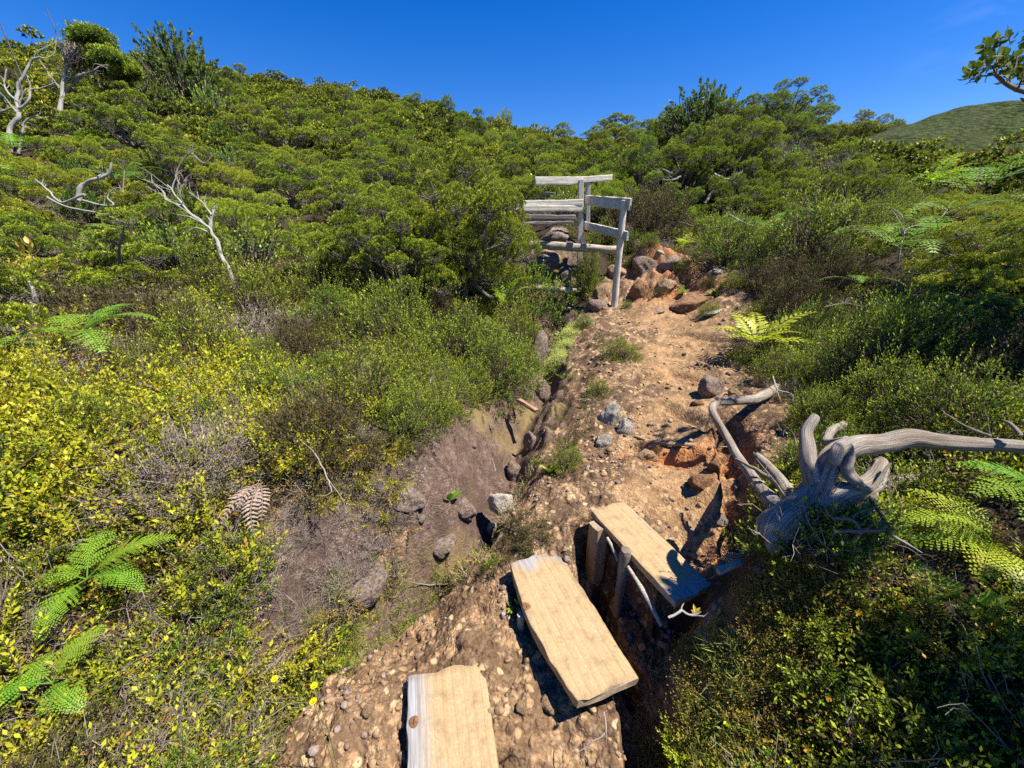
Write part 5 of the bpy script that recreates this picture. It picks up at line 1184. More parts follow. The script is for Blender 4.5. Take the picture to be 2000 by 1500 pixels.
kp(K_JUNB,1960,640,300,1.5,'large bright juniper at the right edge',0,sz=1.05)
kp(K_JUNB,1890,560,230,1.5,'bright juniper behind the ferns of the right slope',1,sz=1.0)
kp(K_JUN,1880,700,240,1.5,'dark-based juniper in the shade of the right edge',2,sz=.8)
# ---------------------------------------------------------------- bare pale trees on the left
def pxl(rows, d): return [atd(a,b,d) for a,b in rows]
def dead_tree(lab, limbs, d, seed, kids=5, klen=.3, mat=None):
    root = empty('dead_tree', tuple(pxl([limbs[0][0][0]],d)[0]), lab, 'dead tree'); o0 = np.array(root.location)
    for i,(rows,r0,r1) in enumerate(limbs):
        mb = MB(); skeleton(mb, [([q-o0 for q in pxl(rows,d+.25*math.sin(i*2.1))], r0, r1)], seed+i, kids, klen); mb.obj('trunk' if i == 0 else 'branch', mat or M_DEAD, root)
    return root
dead_tree('bare silvery tree at the left edge below the skyline', [([(22,300),(20,250),(36,228),(30,200),(34,170),(52,140),(64,118),(80,112)],.05,.014),([(30,195),(15,180),(8,160),(14,135)],.022,.008),([(36,212),(50,205),(58,190),(62,176),(85,170),(108,162)],.026,.008),([(36,300),(42,262),(48,240),(62,228),(72,226)],.026,.01),([(30,210),(10,215),(0,222),(-20,225)],.02,.01)], 8.2, 711, 5)
WT = dead_tree('windswept tree on the left skyline, half green and half bare grey', [([(128,262),(120,225),(121,200),(120,170),(128,140),(140,120),(147,104)],.07,.02),([(121,190),(130,178),(150,160),(158,148),(156,130),(172,110)],.035,.012),([(150,150),(175,140),(205,128),(235,135)],.03,.01),([(140,120),(165,105),(190,98)],.05,.015)], 10.5, 721, 7, .35)
WT.name = 'windswept_tree'; WT['category'] = 'tree'
mb = MB(); mt = MB(); rng = np.random.default_rng(5); o0 = np.array(WT.location)
for k,(a,b,r) in enumerate([(158,74,17),(180,72,20),(198,80,20),(203,100,22),(196,118,22),(218,112,16),(228,124,17),(245,130,15),(255,142,13),(150,92,12),(212,136,18),(238,148,14)]):
    c = atd(a,b,10.5+rng.normal()*.25)-o0; pr = r/FPX*10.5; n = 150; u = fib(n,rng,-.5); P = c+u*[pr,pr,pr*.8]*.8*(1+.38*rng.normal(size=(n,1)))
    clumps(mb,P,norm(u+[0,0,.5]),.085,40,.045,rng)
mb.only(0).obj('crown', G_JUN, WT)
n = 260; a_ = np.c_[rng.uniform(120,165,n), rng.uniform(78,125,n)]; e_ = np.array([atd(x_,y_,10.5+rng.normal()*.3) for x_,y_ in a_])-o0; s_ = np.array([atd(x_*.45+145*.55, 118+.25*(y_-78), 10.5) for x_,y_ in a_])-o0
twigs(mt,s_+rng.normal(size=s_.shape)*.05,e_,.010,.003,0,rng,.12); mt.obj('bare_twigs', M_GREYTWIG, WT)
dead_tree('pale leafless tree leaning left on the near hillside, slender white limbs spread like a fan', [([(458,565),(446,522),(429,490),(422,466),(410,450),(390,430),(362,406),(336,374),(326,362)],.024,.006),([(410,448),(413,425),(416,408)],.022,.01),([(413,420),(395,395),(370,375)],.012,.004),([(362,406),(325,390),(320,375),(300,360),(282,350)],.014,.004),([(397,437),(370,424),(348,420)],.012,.004),([(405,453),(385,445),(372,447)],.010,.004),([(335,375),(342,350),(350,335)],.008,.003)], 4.2, 731, 4, .28)
dead_tree('thick curved white trunk with long bare sticks on the left slope', [([(152,392),(154,368),(168,357),(198,348),(212,335),(218,318)],.030,.012),([(152,388),(185,398),(222,402),(210,385),(225,368),(240,370)],.014,.005),([(165,380),(120,395),(95,372),(70,350)],.016,.006),([(90,384),(130,404),(180,414),(222,426),(256,440)],.014,.008)], 5.0, 741, 3, .25)
dead_tree('dark crooked branches behind the pale leaning tree', [([(358,395),(356,365),(362,350),(380,340)],.05,.02),([(356,368),(345,345),(352,320),(372,300),(400,318),(418,300)],.016,.006),([(398,320),(380,305),(360,290),(340,285)],.012,.004)], 6.6, 751, 4, .3, M_BARK)
dead_tree('small grey bare shrub at the left margin below the red-tipped shrub', [([(0,640),(30,625),(60,600),(68,570),(58,550)],.022,.008),([(30,625),(62,618),(75,605)],.012,.005),([(60,590),(72,600),(70,620),(45,628)],.010,.005)], 3.0, 761, 3, .3)
dead_tree('gnarled dark trunk curling under the junipers behind the railing', [([(1288,405),(1298,390),(1305,370),(1298,355),(1312,340),(1335,335)],.08,.04),([(1300,372),(1340,380),(1370,360),(1400,340)],.05,.02),([(1312,340),(1290,330),(1275,340)],.03,.012),([(1376,398),(1392,375),(1420,352),(1448,335)],.05,.015)], 9.5, 771, 6, .3, M_BARK)
dead_tree('grey dead limbs between the junipers on the upper right slope', [([(1395,340),(1425,352),(1438,340),(1445,352)],.025,.012),([(1330,345),(1310,352),(1290,350)],.022,.01)], 9.0, 781, 4, .4)
# knee-high boulder rubble between path and railing
# ---------------------------------------------------------------- tree at the right whose branch hangs into view
def leafy(mb, tr, ends, rng, L=.05, W_=.032, nl=12, r0=.006):
    for b,c in ends:
        D = norm(c-b+rng.normal(size=3)*.02); tube(tr,[b,(b+c)/2+rng.normal(size=3)*.01,c],[r0,r0*.7,r0*.5],5,0,4,.1,int(rng.integers(999)))
        U = perp(D[None],rng)[0]; B = np.cross(D,U); j = np.arange(nl); ph = j*2.4+rng.random()*6; s = np.radians(25+65*(1-j/nl)+rng.normal(size=nl)*8); a = U*np.cos(ph)[:,None]+B*np.sin(ph)[:,None]
        d = D*np.cos(s)[:,None]+a*np.sin(s)[:,None]; leaves(mb, c+D*np.linspace(-1.2,0,nl)[:,None]*L, d, norm(np.cross(D[None],a)+rng.normal(size=(nl,3))*.2), L*(.7+.5*rng.random(nl)), W_*(.8+.4*rng.random(nl)), 0, np.c_[rng.random(nl), j/nl*.9, j*0.], 'o')
rng = np.random.default_rng(88)
TR = empty('broadleaf_tree', (3.0,.0,ground(3.,.0)), 'leafy tree beyond the right edge, one branch of round leaves hanging against the sky', 'tree'); o0 = np.array(TR.location)
tk = MB(); br = MB(); lf = MB(); bl = MB(); cr = MB()
tube(tk,[(0,0,-.2),(-.05,.02,.5),(.02,0,1.0),(-.1,.0,1.5)],[.09,.075,.06,.05],12,0,8,.2,4,.12)
DB = 1.75
main = [np.array([2.85,.02,2.3])]+[atd(a,b,d) for a,b,d in ((2150,190,1.65),(2050,190,1.7),(2000,179,DB),(1972,168,DB),(1955,155,DB),(1944,145,DB))]
tube(br,[q-o0 for q in main],[.03,.018,.012,.0095,.0085,.007,.006],8,0,5,.12,9,.05)
def Bp(a,b,d=DB): return atd(a,b,d)-o0
for rows in (((1944,145),(1925,148),(1912,148)),((1944,145),(1940,132),(1932,125),(1925,112)),((1946,146),(1947,120),(1951,98),(1962,80),(1966,72)),((1948,148),(1960,134),(1972,120),(1984,112)),((1972,168),(1974,150),(1983,130),(1986,112)),((1988,175),(1993,160),(1998,140))):
    tube(br,[Bp(a,b) for a,b in rows],np.linspace(.0045,.0025,len(rows)),5,0,4,.1,3)
ends = []
for a,b in ((1900,146),(1893,138),(1902,132),(1925,105),(1922,94),(1935,80),(1928,120),(1920,122),(1942,76),(1966,68),(1960,104),(1962,116),(1952,122),(1975,118),(1966,142),(1972,136),(1985,108),(2000,82),(1992,134),(2004,128),(2010,118),(1998,150),(2030,130)):
    c = Bp(a,b,DB+rng.normal()*.05); ends.append((c+np.array([.03,0,-.03]), c))
leafy(bl,br,ends,rng,.036,.027,8,.0022)
for k in range(4):
    tube(br,[Bp(2060,215,1.6),Bp(2010,200),Bp(1994,192)],[.01,.006,.004],6,0,4,.1,5) if k == 0 else None
tk.obj('trunk',M_BARK,TR); brn = br.obj('branch',M_BARK,TR); bl.obj('leaves',G_DARKB,brn,smooth=False)
shade_crowns = [((2.62,.13,2.75),.55),((2.33,.34,2.62),.30),((3.1,.1,3.0),.65),((2.4,-.25,2.6),.4),((3.5,.6,2.9),.6),((2.6,-.5,2.9),.55),((1.95,.82,2.5),.17),((3.65,2.15,2.75),.6),((4.3,2.5,3.0),.65),((4.2,1.6,3.0),.5)]  # unseen crown masses, placed to shade the lower bank, plank end and right slope
tw_ = MB()
for c,r in shade_crowns:
    c = np.array(c)-o0; n = int(210*r); u = norm(rng.normal(size=(n,3)))*(rng.random((n,1))**.4); e = c+u*[r,r,r*.6]; tube(tw_,[np.array([-.1,0,1.5]),c*.5+np.array([-.1,0,1.5])*.5+rng.normal(size=3)*.1,c],[.04,.025,.012],6,0,5,.15,7)
    leafy(cr,tw_,[(c+(q-c)*.75,q) for q in e],rng,.07,.045,12,.004)
cr.obj('crown',G_DARKB,TR,smooth=False); tw_.obj('limbs',M_BARK,TR)
# ---------------------------------------------------------------- far hill
def far_hill():
    nx, ny = 260, 90; X = np.linspace(60, 420, nx); Y = np.linspace(90, 330, ny); XX, YY = np.meshgrid(X, Y)
    crest = np.interp(XX/YY, [0.2,.66,.78,.82,.9,1.0,1.09,1.3,2.2], [-40,26,34.5,36.5,40.5,43.5,45.5,48,52])*1.0
    f = np.exp(-((YY-170)/75.)**2); base = -25
    ZZ = base+(crest-base)*f*(YY/170.)**.3+1.2*fbm2(XX*.05,YY*.05,3,5)
    i = np.arange(ny-1)[:,None]; j = np.arange(nx-1)[None,:]; F_ = np.stack([i*nx+j,i*nx+j+1,(i+1)*nx+j+1,(i+1)*nx+j],-1).reshape(-1,4)
    m, nt = newmat('distant_scrub'); N = NT(nt); pos = N.n('ShaderNodeNewGeometry').outputs['Position']
    mp = N.n('ShaderNodeMapping'); mp.inputs['Scale'].default_value = (1,1,2.2); N.l(pos, mp.inputs['Vector'])
    a = N.noise(mp.outputs[0],.55,6,.7); b = N.noise(pos,.06,4); c = N.ramp(a,[(.40,(.013,.022,.009)),(.5,(.045,.068,.02)),(.60,(.11,.14,.045))]); c = N.mix(N.math('MULTIPLY',N.ramp(b,[(.4,0.),(.65,1.)]),.5),c,(.09,.10,.045))
    N.out(N.principled(c,.95,N.bump(a,1.,2.5),.05))
    mb = MB(); mb.add(np.c_[XX.ravel(),YY.ravel(),ZZ.ravel()],F_); mb.obj('distant_hill',m,kind='structure')
far_hill()

# bright juniper sprays and small lit plants along the lower right bank
rngb = np.random.default_rng(404)
def bank_spray(px,py,r,lab,mat=None):
    q = cast(px,py); mb = MB(); n = 26; u = fib(n,rngb,-.1)+rngb.normal(size=(n,3))*.2; P = u*[r,r,r*.7]
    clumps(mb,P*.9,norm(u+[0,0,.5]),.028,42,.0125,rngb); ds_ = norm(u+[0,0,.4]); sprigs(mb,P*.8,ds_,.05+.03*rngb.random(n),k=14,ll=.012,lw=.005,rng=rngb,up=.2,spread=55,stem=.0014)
    mb.obj('sapling',[mat or G_JUN2,M_TWIG],None,(q[0],q[1],q[2]+r*.5),label=lab,cat='shrub')
bank_spray(1860,1265,.12,'bright juniper spray lit against the black shade at lower right')
bank_spray(1975,1345,.10,'lime juniper spray at the lower right edge')
bank_spray(1600,1070,.05,'tiny golden juniper sprig against the base of the dead trunk')
bank_spray(1700,1050,.06,'fresh leafy sprig beside the bare twigs under the dead trunk',G_BROAD)
bank_spray(1570,1240,.09,'pale green heath-like tuft lit on the shaded bank',G_HEATH)
bank_spray(1590,1350,.10,'feathery grey-green tuft below the pale lit one',G_HEATH)
bank_spray(1780,1420,.10,'grey-green tuft near the bottom edge at right',G_HEATH)
bank_spray(1335,1475,.05,'yellow-green seedling at the bottom edge right of the trench',G_FERNY)

for px_,py_,w_,k_,v_,l_ in ((1225,600,30,K_HEATH,0,'tiny heath tuft at the foot of the orange-faced boulder'),(1290,575,34,K_HEATHB,0,'brown scrubby tuft between the boulders'),(1330,525,40,K_HEATH,1,'heath tuft growing over the top of the stony bank'),(1270,478,44,K_HEATH,2,'heath tuft behind the mossy dark boulder'),(1230,520,30,K_HEATH,3,'small heath tuft wedged in the rocks beside the railing'),(1385,560,44,K_HEATHB,1,'brown tuft at the right end of the rusty boulder'),(1430,560,60,K_HEATH,0,'green tuft in the dry grass beside the upper path')):
    kp(k_,px_,py_,w_,.68,l_,v_)

bank_spray(1512,1100,.07,'dark heath sprig at the lower left foot of the dead trunk',G_HEATH)
bank_spray(1562,1095,.07,'olive sprig pressed against the base of the dead trunk',G_HEATHB)
bank_spray(1640,1085,.07,'green sprig under the thin bare twigs of the dead trunk',G_HEATH)

strap(1905,1215,9,.075,.035,'glossy lime rosette in the dark at the right edge below the ferns',G_BROAD,45,seed=21,up=.05)
strap(1960,1290,10,.07,.03,'second glossy lime rosette lower at the right edge',G_BROAD,45,seed=22,up=.05)
strap(1700,1330,7,.05,.02,'small yellow-green leafy plant on the shaded bank',G_BROAD,45,seed=23,up=.04)
strap(1520,1485,6,.045,.02,'bright leafy sprig at the bottom edge right of centre',G_FERNY,45,seed=24,up=.03)
strap(1440,1390,7,.05,.012,'narrow lime seedling on the dark crust right of the trench',G_FERNY,50,seed=25,up=.02)

put_rock(1008,905,46,60,DARKR,51,'brown rock rib embedded along the right wall of the gully',sink=.62)
put_rock(905,985,56,40,DARKR,52,'low brown rock bulge on the left side of the gully floor',sink=.62)
put_rock(865,1055,60,36,DARKR,53,'flat dark rock shelf below the leafy seedling in the gully',sink=.62)
put_rock(1040,850,40,44,DARKR,54,'rounded brown rock at the lip where the gully steepens',sink=.6)
put_rock(700,1130,110,60,DARKR,55,'big weathered rock hump at the foot of the left slab',sink=.6,name='boulder',cat='boulder')
put_rock(790,960,90,60,DARKR,56,'pitted brown rock face at the top of the left slab',sink=.62,name='boulder',cat='boulder')
# ---------------------------------------------------------------- scattered vegetation
R7 = np.random.default_rng(77)
def zone(px, py, x, y, r):
    """what grows where, by place on the slopes"""
    left = px < 1090
    if left:
        jl = np.interp(px, [-400,0,250,450,700,960,1030,1090], [760,690,640,525,575,560,520,470])
        if py < jl: return 'jun_far' if r > 13 else 'jun_left'
        if px > 420 and py < np.interp(px,[420,560,700,900,1100],[640,720,850,880,760]): return 'heath_mid'
        return 'yellow'
    if py < 330 and r > 8: return 'jun_rfar'
    if py < 455 and px < 1660: return 'jun_right'
    if px > 1820 and 430 < py < 690: return 'jun_edge'
    if px > 1650 and py < 430: return 'heath_rup'
    if py < 790: return 'heath_right'
    return 'low_right'
taken = []                                # (x, y, radius) of shrubs already standing
for o in list(S.objects):
    if o.parent is None and o.get('category') in ('shrub','fern','boulder','tree','dead tree') and o.name != 'broadleaf_tree':
        taken.append((o.location.x,o.location.y,.28*max(o.scale) if o.get('category')=='shrub' else .6*max(o.scale) if o.name.startswith('juniper_tree') else (.55 if o.get('category')=='dead tree' else (.34 if o.get('category')=='fern' and o.location.y > 2.2 else .12))))
for q in [at(1219,392,YA)[:2], at(1135,352,YB)[:2], at(1080,430,8.)[:2], at(1080,480,7.)[:2], at(1050,400,7.6)[:2]]: taken.append((q[0],q[1],.35))
for a_,b_,d_ in ((1560,1000,1.55),(1620,940,1.57),(1700,880,1.6),(1780,862,1.62),(1860,864,1.6),(1950,868,1.55),(2050,875,1.5),(1450,900,1.9),(1400,830,2.2),(1500,770,2.6),(1250,1100,1.3),(1310,1160,1.15)):
    q = atd(a_,b_,d_); taken.append((q[0],q[1],.32 if b_ > 1050 else .16)); taken.append((q[0]-.05,q[1]-.25,.10))
P_MOSS = wpoly([(1330,1180),(1500,1100),(1640,1150),(1680,1300),(1560,1420),(1480,1560),(1340,1560),(1370,1300)])
EXCL = [(.75,1.20,.15),(.60,1.35,.14),(.47,1.5,.13),(-.13,.82,.17),(-.12,.95,.15),(.05,1.35,.13),(.2,1.1,.16),(.32,.92,.15),(.88,1.08,.07)]
BARE = [P_PATH,P_GULLY,P_SLAB,P_RIDGE,P_CRUST]
def free_of_bare(x, y):
    return np.minimum.reduce([sd_poly(x,y,p) for p in BARE])
_tk = [np.zeros((0,3)), 0]
def crowded(x, y, R_, sp):
    if _tk[1] != len(taken): _tk[0] = np.array(taken); _tk[1] = len(taken)
    t = _tk[0]; return bool((((x-t[:,0])**2+(y-t[:,1])**2) < ((R_+t[:,2])*sp)**2).any())
def place(kindsel, n_max, cand, rmin, rmax, zones, seed, spacing=.75, bare_gap=.1, view_limit=True):
    rng = np.random.default_rng(seed); n = 0
    X, Y = cand; Zb = base_h(X,Y); a_, b_, _ = project(np.c_[X,Y,Zb]); k_ = (a_ > -300)&(a_ < 2300)&(b_ < 1700); X, Y = X[k_], Y[k_]; Z = height(X,Y); PX, PY, Fd = project(np.c_[X,Y,Z]); fb = np.minimum(free_of_bare(X,Y), sd_poly(X,Y,P_MOSS)+.04)
    for x,y,z,px,py,b in zip(X,Y,Z,PX,PY,fb):
        if n >= n_max: break
        r = math.hypot(x,y)
        if px < -260 or px > 2260 or py > 1650: continue
        zn = zone(px,py,x,y,r)
        if zn not in zones: continue
        R_ = rng.uniform(rmin,rmax)*(1 if r < 13 else 1.25)*(1 if rmax > .4 else .55+.27*min(r,6))
        if b < R_*bare_gap: continue
        if crowded(x,y,R_,spacing): continue
        taken.append((x,y,R_)); kindsel(x,y,z,R_,zn,rng,px,py); n += 1
    return n
LAB = {
 'broad':('leafy shrub','leafy shrubs among the junipers','among the junipers'),
 'dryj':('leafless bush','leafless bushes among the junipers','among the junipers'),
 'jun_left':('juniper bush','junipers of the near left hillside','on the left hillside'),
 'jun_far':('juniper bush','junipers far up the left hillside','far up the left hillside'),
 'jun_right':('juniper bush','junipers behind the path','on the slope behind the path'),
 'jun_rfar':('juniper bush','junipers of the right skyline','along the right-hand skyline'),
 'jun_edge':('juniper bush','junipers along the right edge','packed along the right edge'),
 'heath_mid':('heath bush','heath bushes left of the gully','on the slope left of the gully'),
 'heath_right':('heath bush','heath bushes right of the path','between the path and the right slope'),
 'heath_rup':('heath bush','heath bushes high on the right slope','high on the right slope'),
 'yellow':('heath bush','heath bushes among the yellow sprigs','among the yellow sprigs'),
 'low_right':('heath bush','heath bushes of the shaded bank','on the shaded bank at lower right')}
MARKS = [('the windswept tree',185,110),('the pointed dark bush',372,160),('the bare silvery tree',40,200),('the pale leaning tree',400,440),('the curved white trunk',170,370),('the orange-tipped shrub',570,370),
 ('the red-tipped shrub',60,560),('the railing',1120,400),('the front railing post',1210,490),('the lowest log step',1080,566),('the big rusty boulder',1352,580),('the white forked stump',1288,430),
 ('the flat-topped juniper',1510,240),('the lone skyline juniper',1672,280),('the high yellow fern',1800,370),('the bent limb',1430,780),('the dead trunk',1620,930),('the lime fern',1850,1080),('the big round leaves',1800,1170),
 ('the large green fern',205,1180),('the corner fern',135,1390),('the left spreading fern',210,720),('the withered fern',515,1020),('the yellow flowers',590,1350),('the broad-leaved green plant',778,825),
 ('the rock slab',700,1060),('the narrow gully',1050,700),('the yellow rim fern',1470,660),('the arching-frond fern',1640,465),('the upper plank step',1280,1080),('the saddle of the skyline',1120,285),('the tall tree-like shrub',1365,230)]
SCAT = []
def dedupe():
    from collections import defaultdict
    B = defaultdict(list)
    for t in SCAT: B[t[0]['label']].append(t)
    for lab, L in B.items():
        if len({t[0]['group'] for t in L}) > 1:
            for t in L:
                w = LAB[t[4]][2]
                if len((lab+' '+w).split()) < 17: t[0]['label'] = lab+' '+w
    B = defaultdict(list)
    for t in SCAT: B[t[0]['label']].append(t)
    for lab, L in B.items():
        if len({t[0]['group'] for t in L}) > 1:
            for t in L: t[0]['group'] = L[0][0]['group']
def name_scatter():
    from collections import defaultdict
    D = defaultdict(list)
    for o, px, py, look, zn, f in SCAT:
        if zn in ('jun_far','jun_rfar'): o['label'] = f"{look} {LAB[zn][0]} {LAB[zn][2]}"; o['group'] = f"{look} {LAB[zn][1]}"; continue
        m = min(MARKS, key=lambda q: math.hypot(q[1]-px, q[2]-py)); dx, dy = px-m[1], py-m[2]; d = math.hypot(dx,dy)
        rel = ('just ' if d < 90 else ('well ' if d > 190 else ''))+(('right of' if dx > 0 else 'left of') if abs(dx) > abs(dy)*1.2 else ('below' if dy > 0 else 'above'))
        if px < -20 or px > 2020 or py > 1520: rel = 'past the frame edge near'
        D[(look, LAB[zn][0], rel, m[0], LAB[zn][2])].append((f, o))
    for (look, noun, rel, mk, where), L in D.items():
        L.sort(key=lambda t: -t[0]); base = f"{look} {noun} {rel} {mk}"
        names = {1:[''],2:['larger ','smaller '],3:['largest ','middle-sized ','smallest ']}.get(len(L))
        for k,(f,o) in enumerate(L):
            if names: o['label'] = (names[k]+base)
            else: o['label'] = base+' '+where if len((base+' '+where).split()) < 17 else base
            o['group'] = f"{look} {noun}es {where}"
            if not names: o['group'] = f"{look} {noun}es {rel} {mk}"
def selj(x,y,z,R_,zn,rng,px,py):
    k = rng.random(); K = K_JUN; look = 'yellow-green'
    if zn == 'jun_edge': K = K_JUNB if k < .75 else K_JUN
    elif k < .16: K = K_JUNB
    elif k > .92: K = K_JUND; look = 'brownish'
    if K is K_JUNB: look = 'bright green'
    sc = R_/.62
    o = K.put((x,y,z-.03), rng.random()*6.28, (sc,sc,sc*rng.uniform(.9,1.3)*(1.25 if zn == 'jun_right' else 1)), 'x', 'x', tilt=(rng.normal()*.08,rng.normal()*.08))
    SCAT.append((o,px,py,look,zn,R_/math.hypot(x,y)))
def selh(x,y,z,R_,zn,rng,px,py):
    k = rng.random(); K = K_HEATH; look = 'green'
    pb = {'heath_mid':.22,'heath_right':.4,'heath_rup':.5,'yellow':.25,'low_right':.3}[zn]
    pd = {'heath_mid':.05,'heath_right':.06,'heath_rup':.12,'yellow':.22,'low_right':.06}[zn]
    if k < pd: K = K_DRY; look = 'dry grey'
    elif k < pd+pb: K = K_HEATHB; look = 'brown'
    sc = R_/.32
    o = K.put((x,y,z-.03), rng.random()*6.28, (sc,sc,sc*rng.uniform(.8,1.15)), 'x', 'x', tilt=(rng.normal()*.1,rng.normal()*.1))
    SCAT.append((o,px,py,look,zn,R_/math.hypot(x,y)))
def selb(x,y,z,R_,zn,rng,px,py):
    k = rng.random(); K, look, sc, nn = (K_BROAD,'bright',R_/.42,'leafy shrub') if k < .5 else (K_DARKB,'dark',R_/.6,'leafy shrub') if k < .68 else (K_REDB,'red-tipped',R_/.5,'leafy shrub') if k < .78 else (K_DRY,'grey',R_/.3,'leafless bush')
    o = K.put((x,y,z-.0), rng.random()*6.28, float(sc)*(1.2 if K is K_BROAD else 1), 'x', 'x'); SCAT.append((o,px,py,look,'broad' if K is not K_DRY else 'dryj',R_/math.hypot(x,y)))
place(selj, 12, polar(4000,R7,1.8,12,-1.15,1.15), .3,.45, ['jun_edge'], 1, .6)
place(selb, 48, polar(3000,R7,4,22,-1.1,1.1), .3,.45, ['jun_left','jun_right','jun_far'], 2, .7)
nj = place(selj, 210, polar(12000,R7,2.6,13,-1.15,1.15), .40,.72, ['jun_left','jun_right'], 3, .68)
nj2 = place(selj, 60, polar(6000,R7,11,34,-1.15,1.1), .55,.85, ['jun_far','jun_rfar'], 4, .52)
nh = place(selh, 250, polar(16000,R7,.8,11,-1.2,1.2), .16,.38, ['heath_mid','heath_right','heath_rup','yellow','low_right'], 5, .60)
print('placed', nj, nj2, nh); name_scatter(); dedupe()
# far scrub nobody could count: low detail juniper crowns merged
rng = np.random.default_rng(9); pts=[]; scs=[]; X,Y = polar(14000,rng,9,60,-1.25,1.25); Z = height(X,Y); PX,PY,_ = project(np.c_[X,Y,Z]); fb = free_of_bare(X,Y)
for x,y,z,px,py in zip(X,Y,Z,PX,PY):
    if len(pts) > 1700: break
    r = math.hypot(x,y); R_ = (.38+.62*rng.random()**1.6)*(1+.01*r)
    if px < -300 or px > 2300 or r < 10: continue
    if zone(px,py,x,y,r) not in ('jun_far','jun_rfar','jun_left','jun_right','heath_rup'): continue
    if crowded(x,y,R_,.70): continue
    taken.append((x,y,R_)); pts.append((x,y,z-.05)); scs.append(R_/.6)
print('far scrub', len(pts))
mbf = MB(); mbt = MB()
for p_, s_ in zip(pts, scs):
    a = JFAR[int(rng.integers(4))] if p_[0]**2+p_[1]**2 > 17**2 else JMID[int(rng.integers(3))]; M = xf(p_, rng.random()*6.28, s_*1.05, rng.normal()*.05, rng.normal()*.05); mbf.merge(a, M, np.array([rng.random()*.4-.2,rng.random()*.3-.2,0]))
mbf.obj('far_scrub', G_JUN, label='mass of low juniper scrub clothing the far hillsides', cat='scrub', kind='stuff')
# ---------------------------------------------------------------- ground cover
L_RIDGE = wpoly([(1160,600),(1150,680),(1130,760),(1110,850),(1070,940),(1030,1030),(980,1090)])
L_CREASE = wpoly([(860,1050),(800,1100),(740,1170),(680,1225),(620,1300),(560,1370),(490,1440)])
L_MOSS = wpoly([(1108,650),(1098,680),(1085,705)])
def cover(name, protos, n, zones, mats, label, cat, seed, smin=.7, smax=1.3, r0=.55, r1=9, prob=None, gap=(.0,99), sink=.005, a0=-1.25, a1=1.25, tilt=.3, far=0.):
    rng = np.random.default_rng(seed); X,Y = polar(n,rng,r0,r1,a0,a1); a_,b_,_ = project(np.c_[X,Y,base_h(X,Y)]); k_ = (a_ > -350)&(a_ < 2350)&(b_ < 1800); X,Y = X[k_],Y[k_]; fb = free_of_bare(X,Y); k = (fb > gap[0]) & (fb < gap[1]) & ((sd_poly(X,Y,P_MOSS) > 0) | (rng.random(len(X)) < .12)); X,Y,fb = X[k],Y[k],fb[k]; Z = height(X,Y)
    PX,PY,_ = project(np.c_[X,Y,Z]); pts=[]; scs=[]
    hx = [(o.location.x,o.location.y) for o in S.objects if o.name.startswith(('bracken_fern','dead_fern','lime_fern'))]
    if hx:
        dm = np.min([np.hypot(X-a,Y-b) for a,b in hx],0); k = (dm > .20) | (rng.random(len(X)) < .25); X,Y,fb,Z,PX,PY = X[k],Y[k],fb[k],Z[k],PX[k],PY[k]
    for ex,ey,er in EXCL:
        k = np.hypot(X-ex,Y-ey) > er; X,Y,fb,Z,PX,PY = X[k],Y[k],fb[k],Z[k],PX[k],PY[k]
    cl = fbm2(X*2.2+seed,Y*2.2,3,seed)
    for x,y,z,px,py,c in zip(X,Y,Z,PX,PY,cl):
        if px < -350 or px > 2350 or py > 1800: continue
        zn = zone(px,py,x,y,math.hypot(x,y))
        if zn not in zones: continue
        pr = zones[zn]*(1 if prob is None else prob(c,px,py))
        if rng.random() > pr: continue
        pts.append((x,y,z)); scs.append(rng.uniform(smin,smax)*(1+far*math.hypot(x,y)))
    print(name, len(pts)); stuff(name, protos, pts, scs, mats, label, cat, rng, tilt, sink)
allz = dict(jun_left=.12,jun_right=.2,jun_edge=.3,heath_mid=1,heath_right=1,heath_rup=1,yellow=.75,low_right=1)
import time as _t
_t0=_t.time()
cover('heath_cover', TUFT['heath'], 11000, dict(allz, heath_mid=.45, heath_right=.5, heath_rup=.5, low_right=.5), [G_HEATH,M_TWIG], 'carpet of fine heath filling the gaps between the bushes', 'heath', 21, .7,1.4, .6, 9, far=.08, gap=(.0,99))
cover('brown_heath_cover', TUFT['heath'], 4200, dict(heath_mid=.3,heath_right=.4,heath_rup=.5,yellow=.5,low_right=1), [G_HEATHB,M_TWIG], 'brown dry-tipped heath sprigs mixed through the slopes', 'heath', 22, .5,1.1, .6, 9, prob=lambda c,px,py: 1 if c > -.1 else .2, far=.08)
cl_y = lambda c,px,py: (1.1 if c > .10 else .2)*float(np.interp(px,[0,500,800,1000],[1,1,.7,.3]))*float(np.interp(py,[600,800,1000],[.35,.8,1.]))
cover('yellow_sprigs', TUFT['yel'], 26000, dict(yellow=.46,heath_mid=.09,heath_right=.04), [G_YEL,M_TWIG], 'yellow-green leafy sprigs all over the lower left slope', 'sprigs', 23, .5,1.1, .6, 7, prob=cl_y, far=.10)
cover('orange_sprigs', TUFT['yelc'], 22000, dict(yellow=.42,low_right=.10,heath_mid=.03), [G_ORG,M_TWIG], 'orange trailing sprigs woven through the lower left slope', 'sprigs', 24, .5,1.0, .6, 6, prob=lambda c,px,py: (1. if c < .1 else .4)*float(np.interp(py,[600,900,1100],[.3,.7,1.])), far=.08)
cover('dry_twig_cover', TUFT['twig'], 14000, dict(yellow=.26,heath_mid=.05,heath_right=.08,low_right=.05,heath_rup=.2), [M_GREYTWIG,M_GREYTWIG], 'pale dry twigs tangled through the undergrowth', 'twigs', 25, .6,1.3, .6, 8, far=.1)
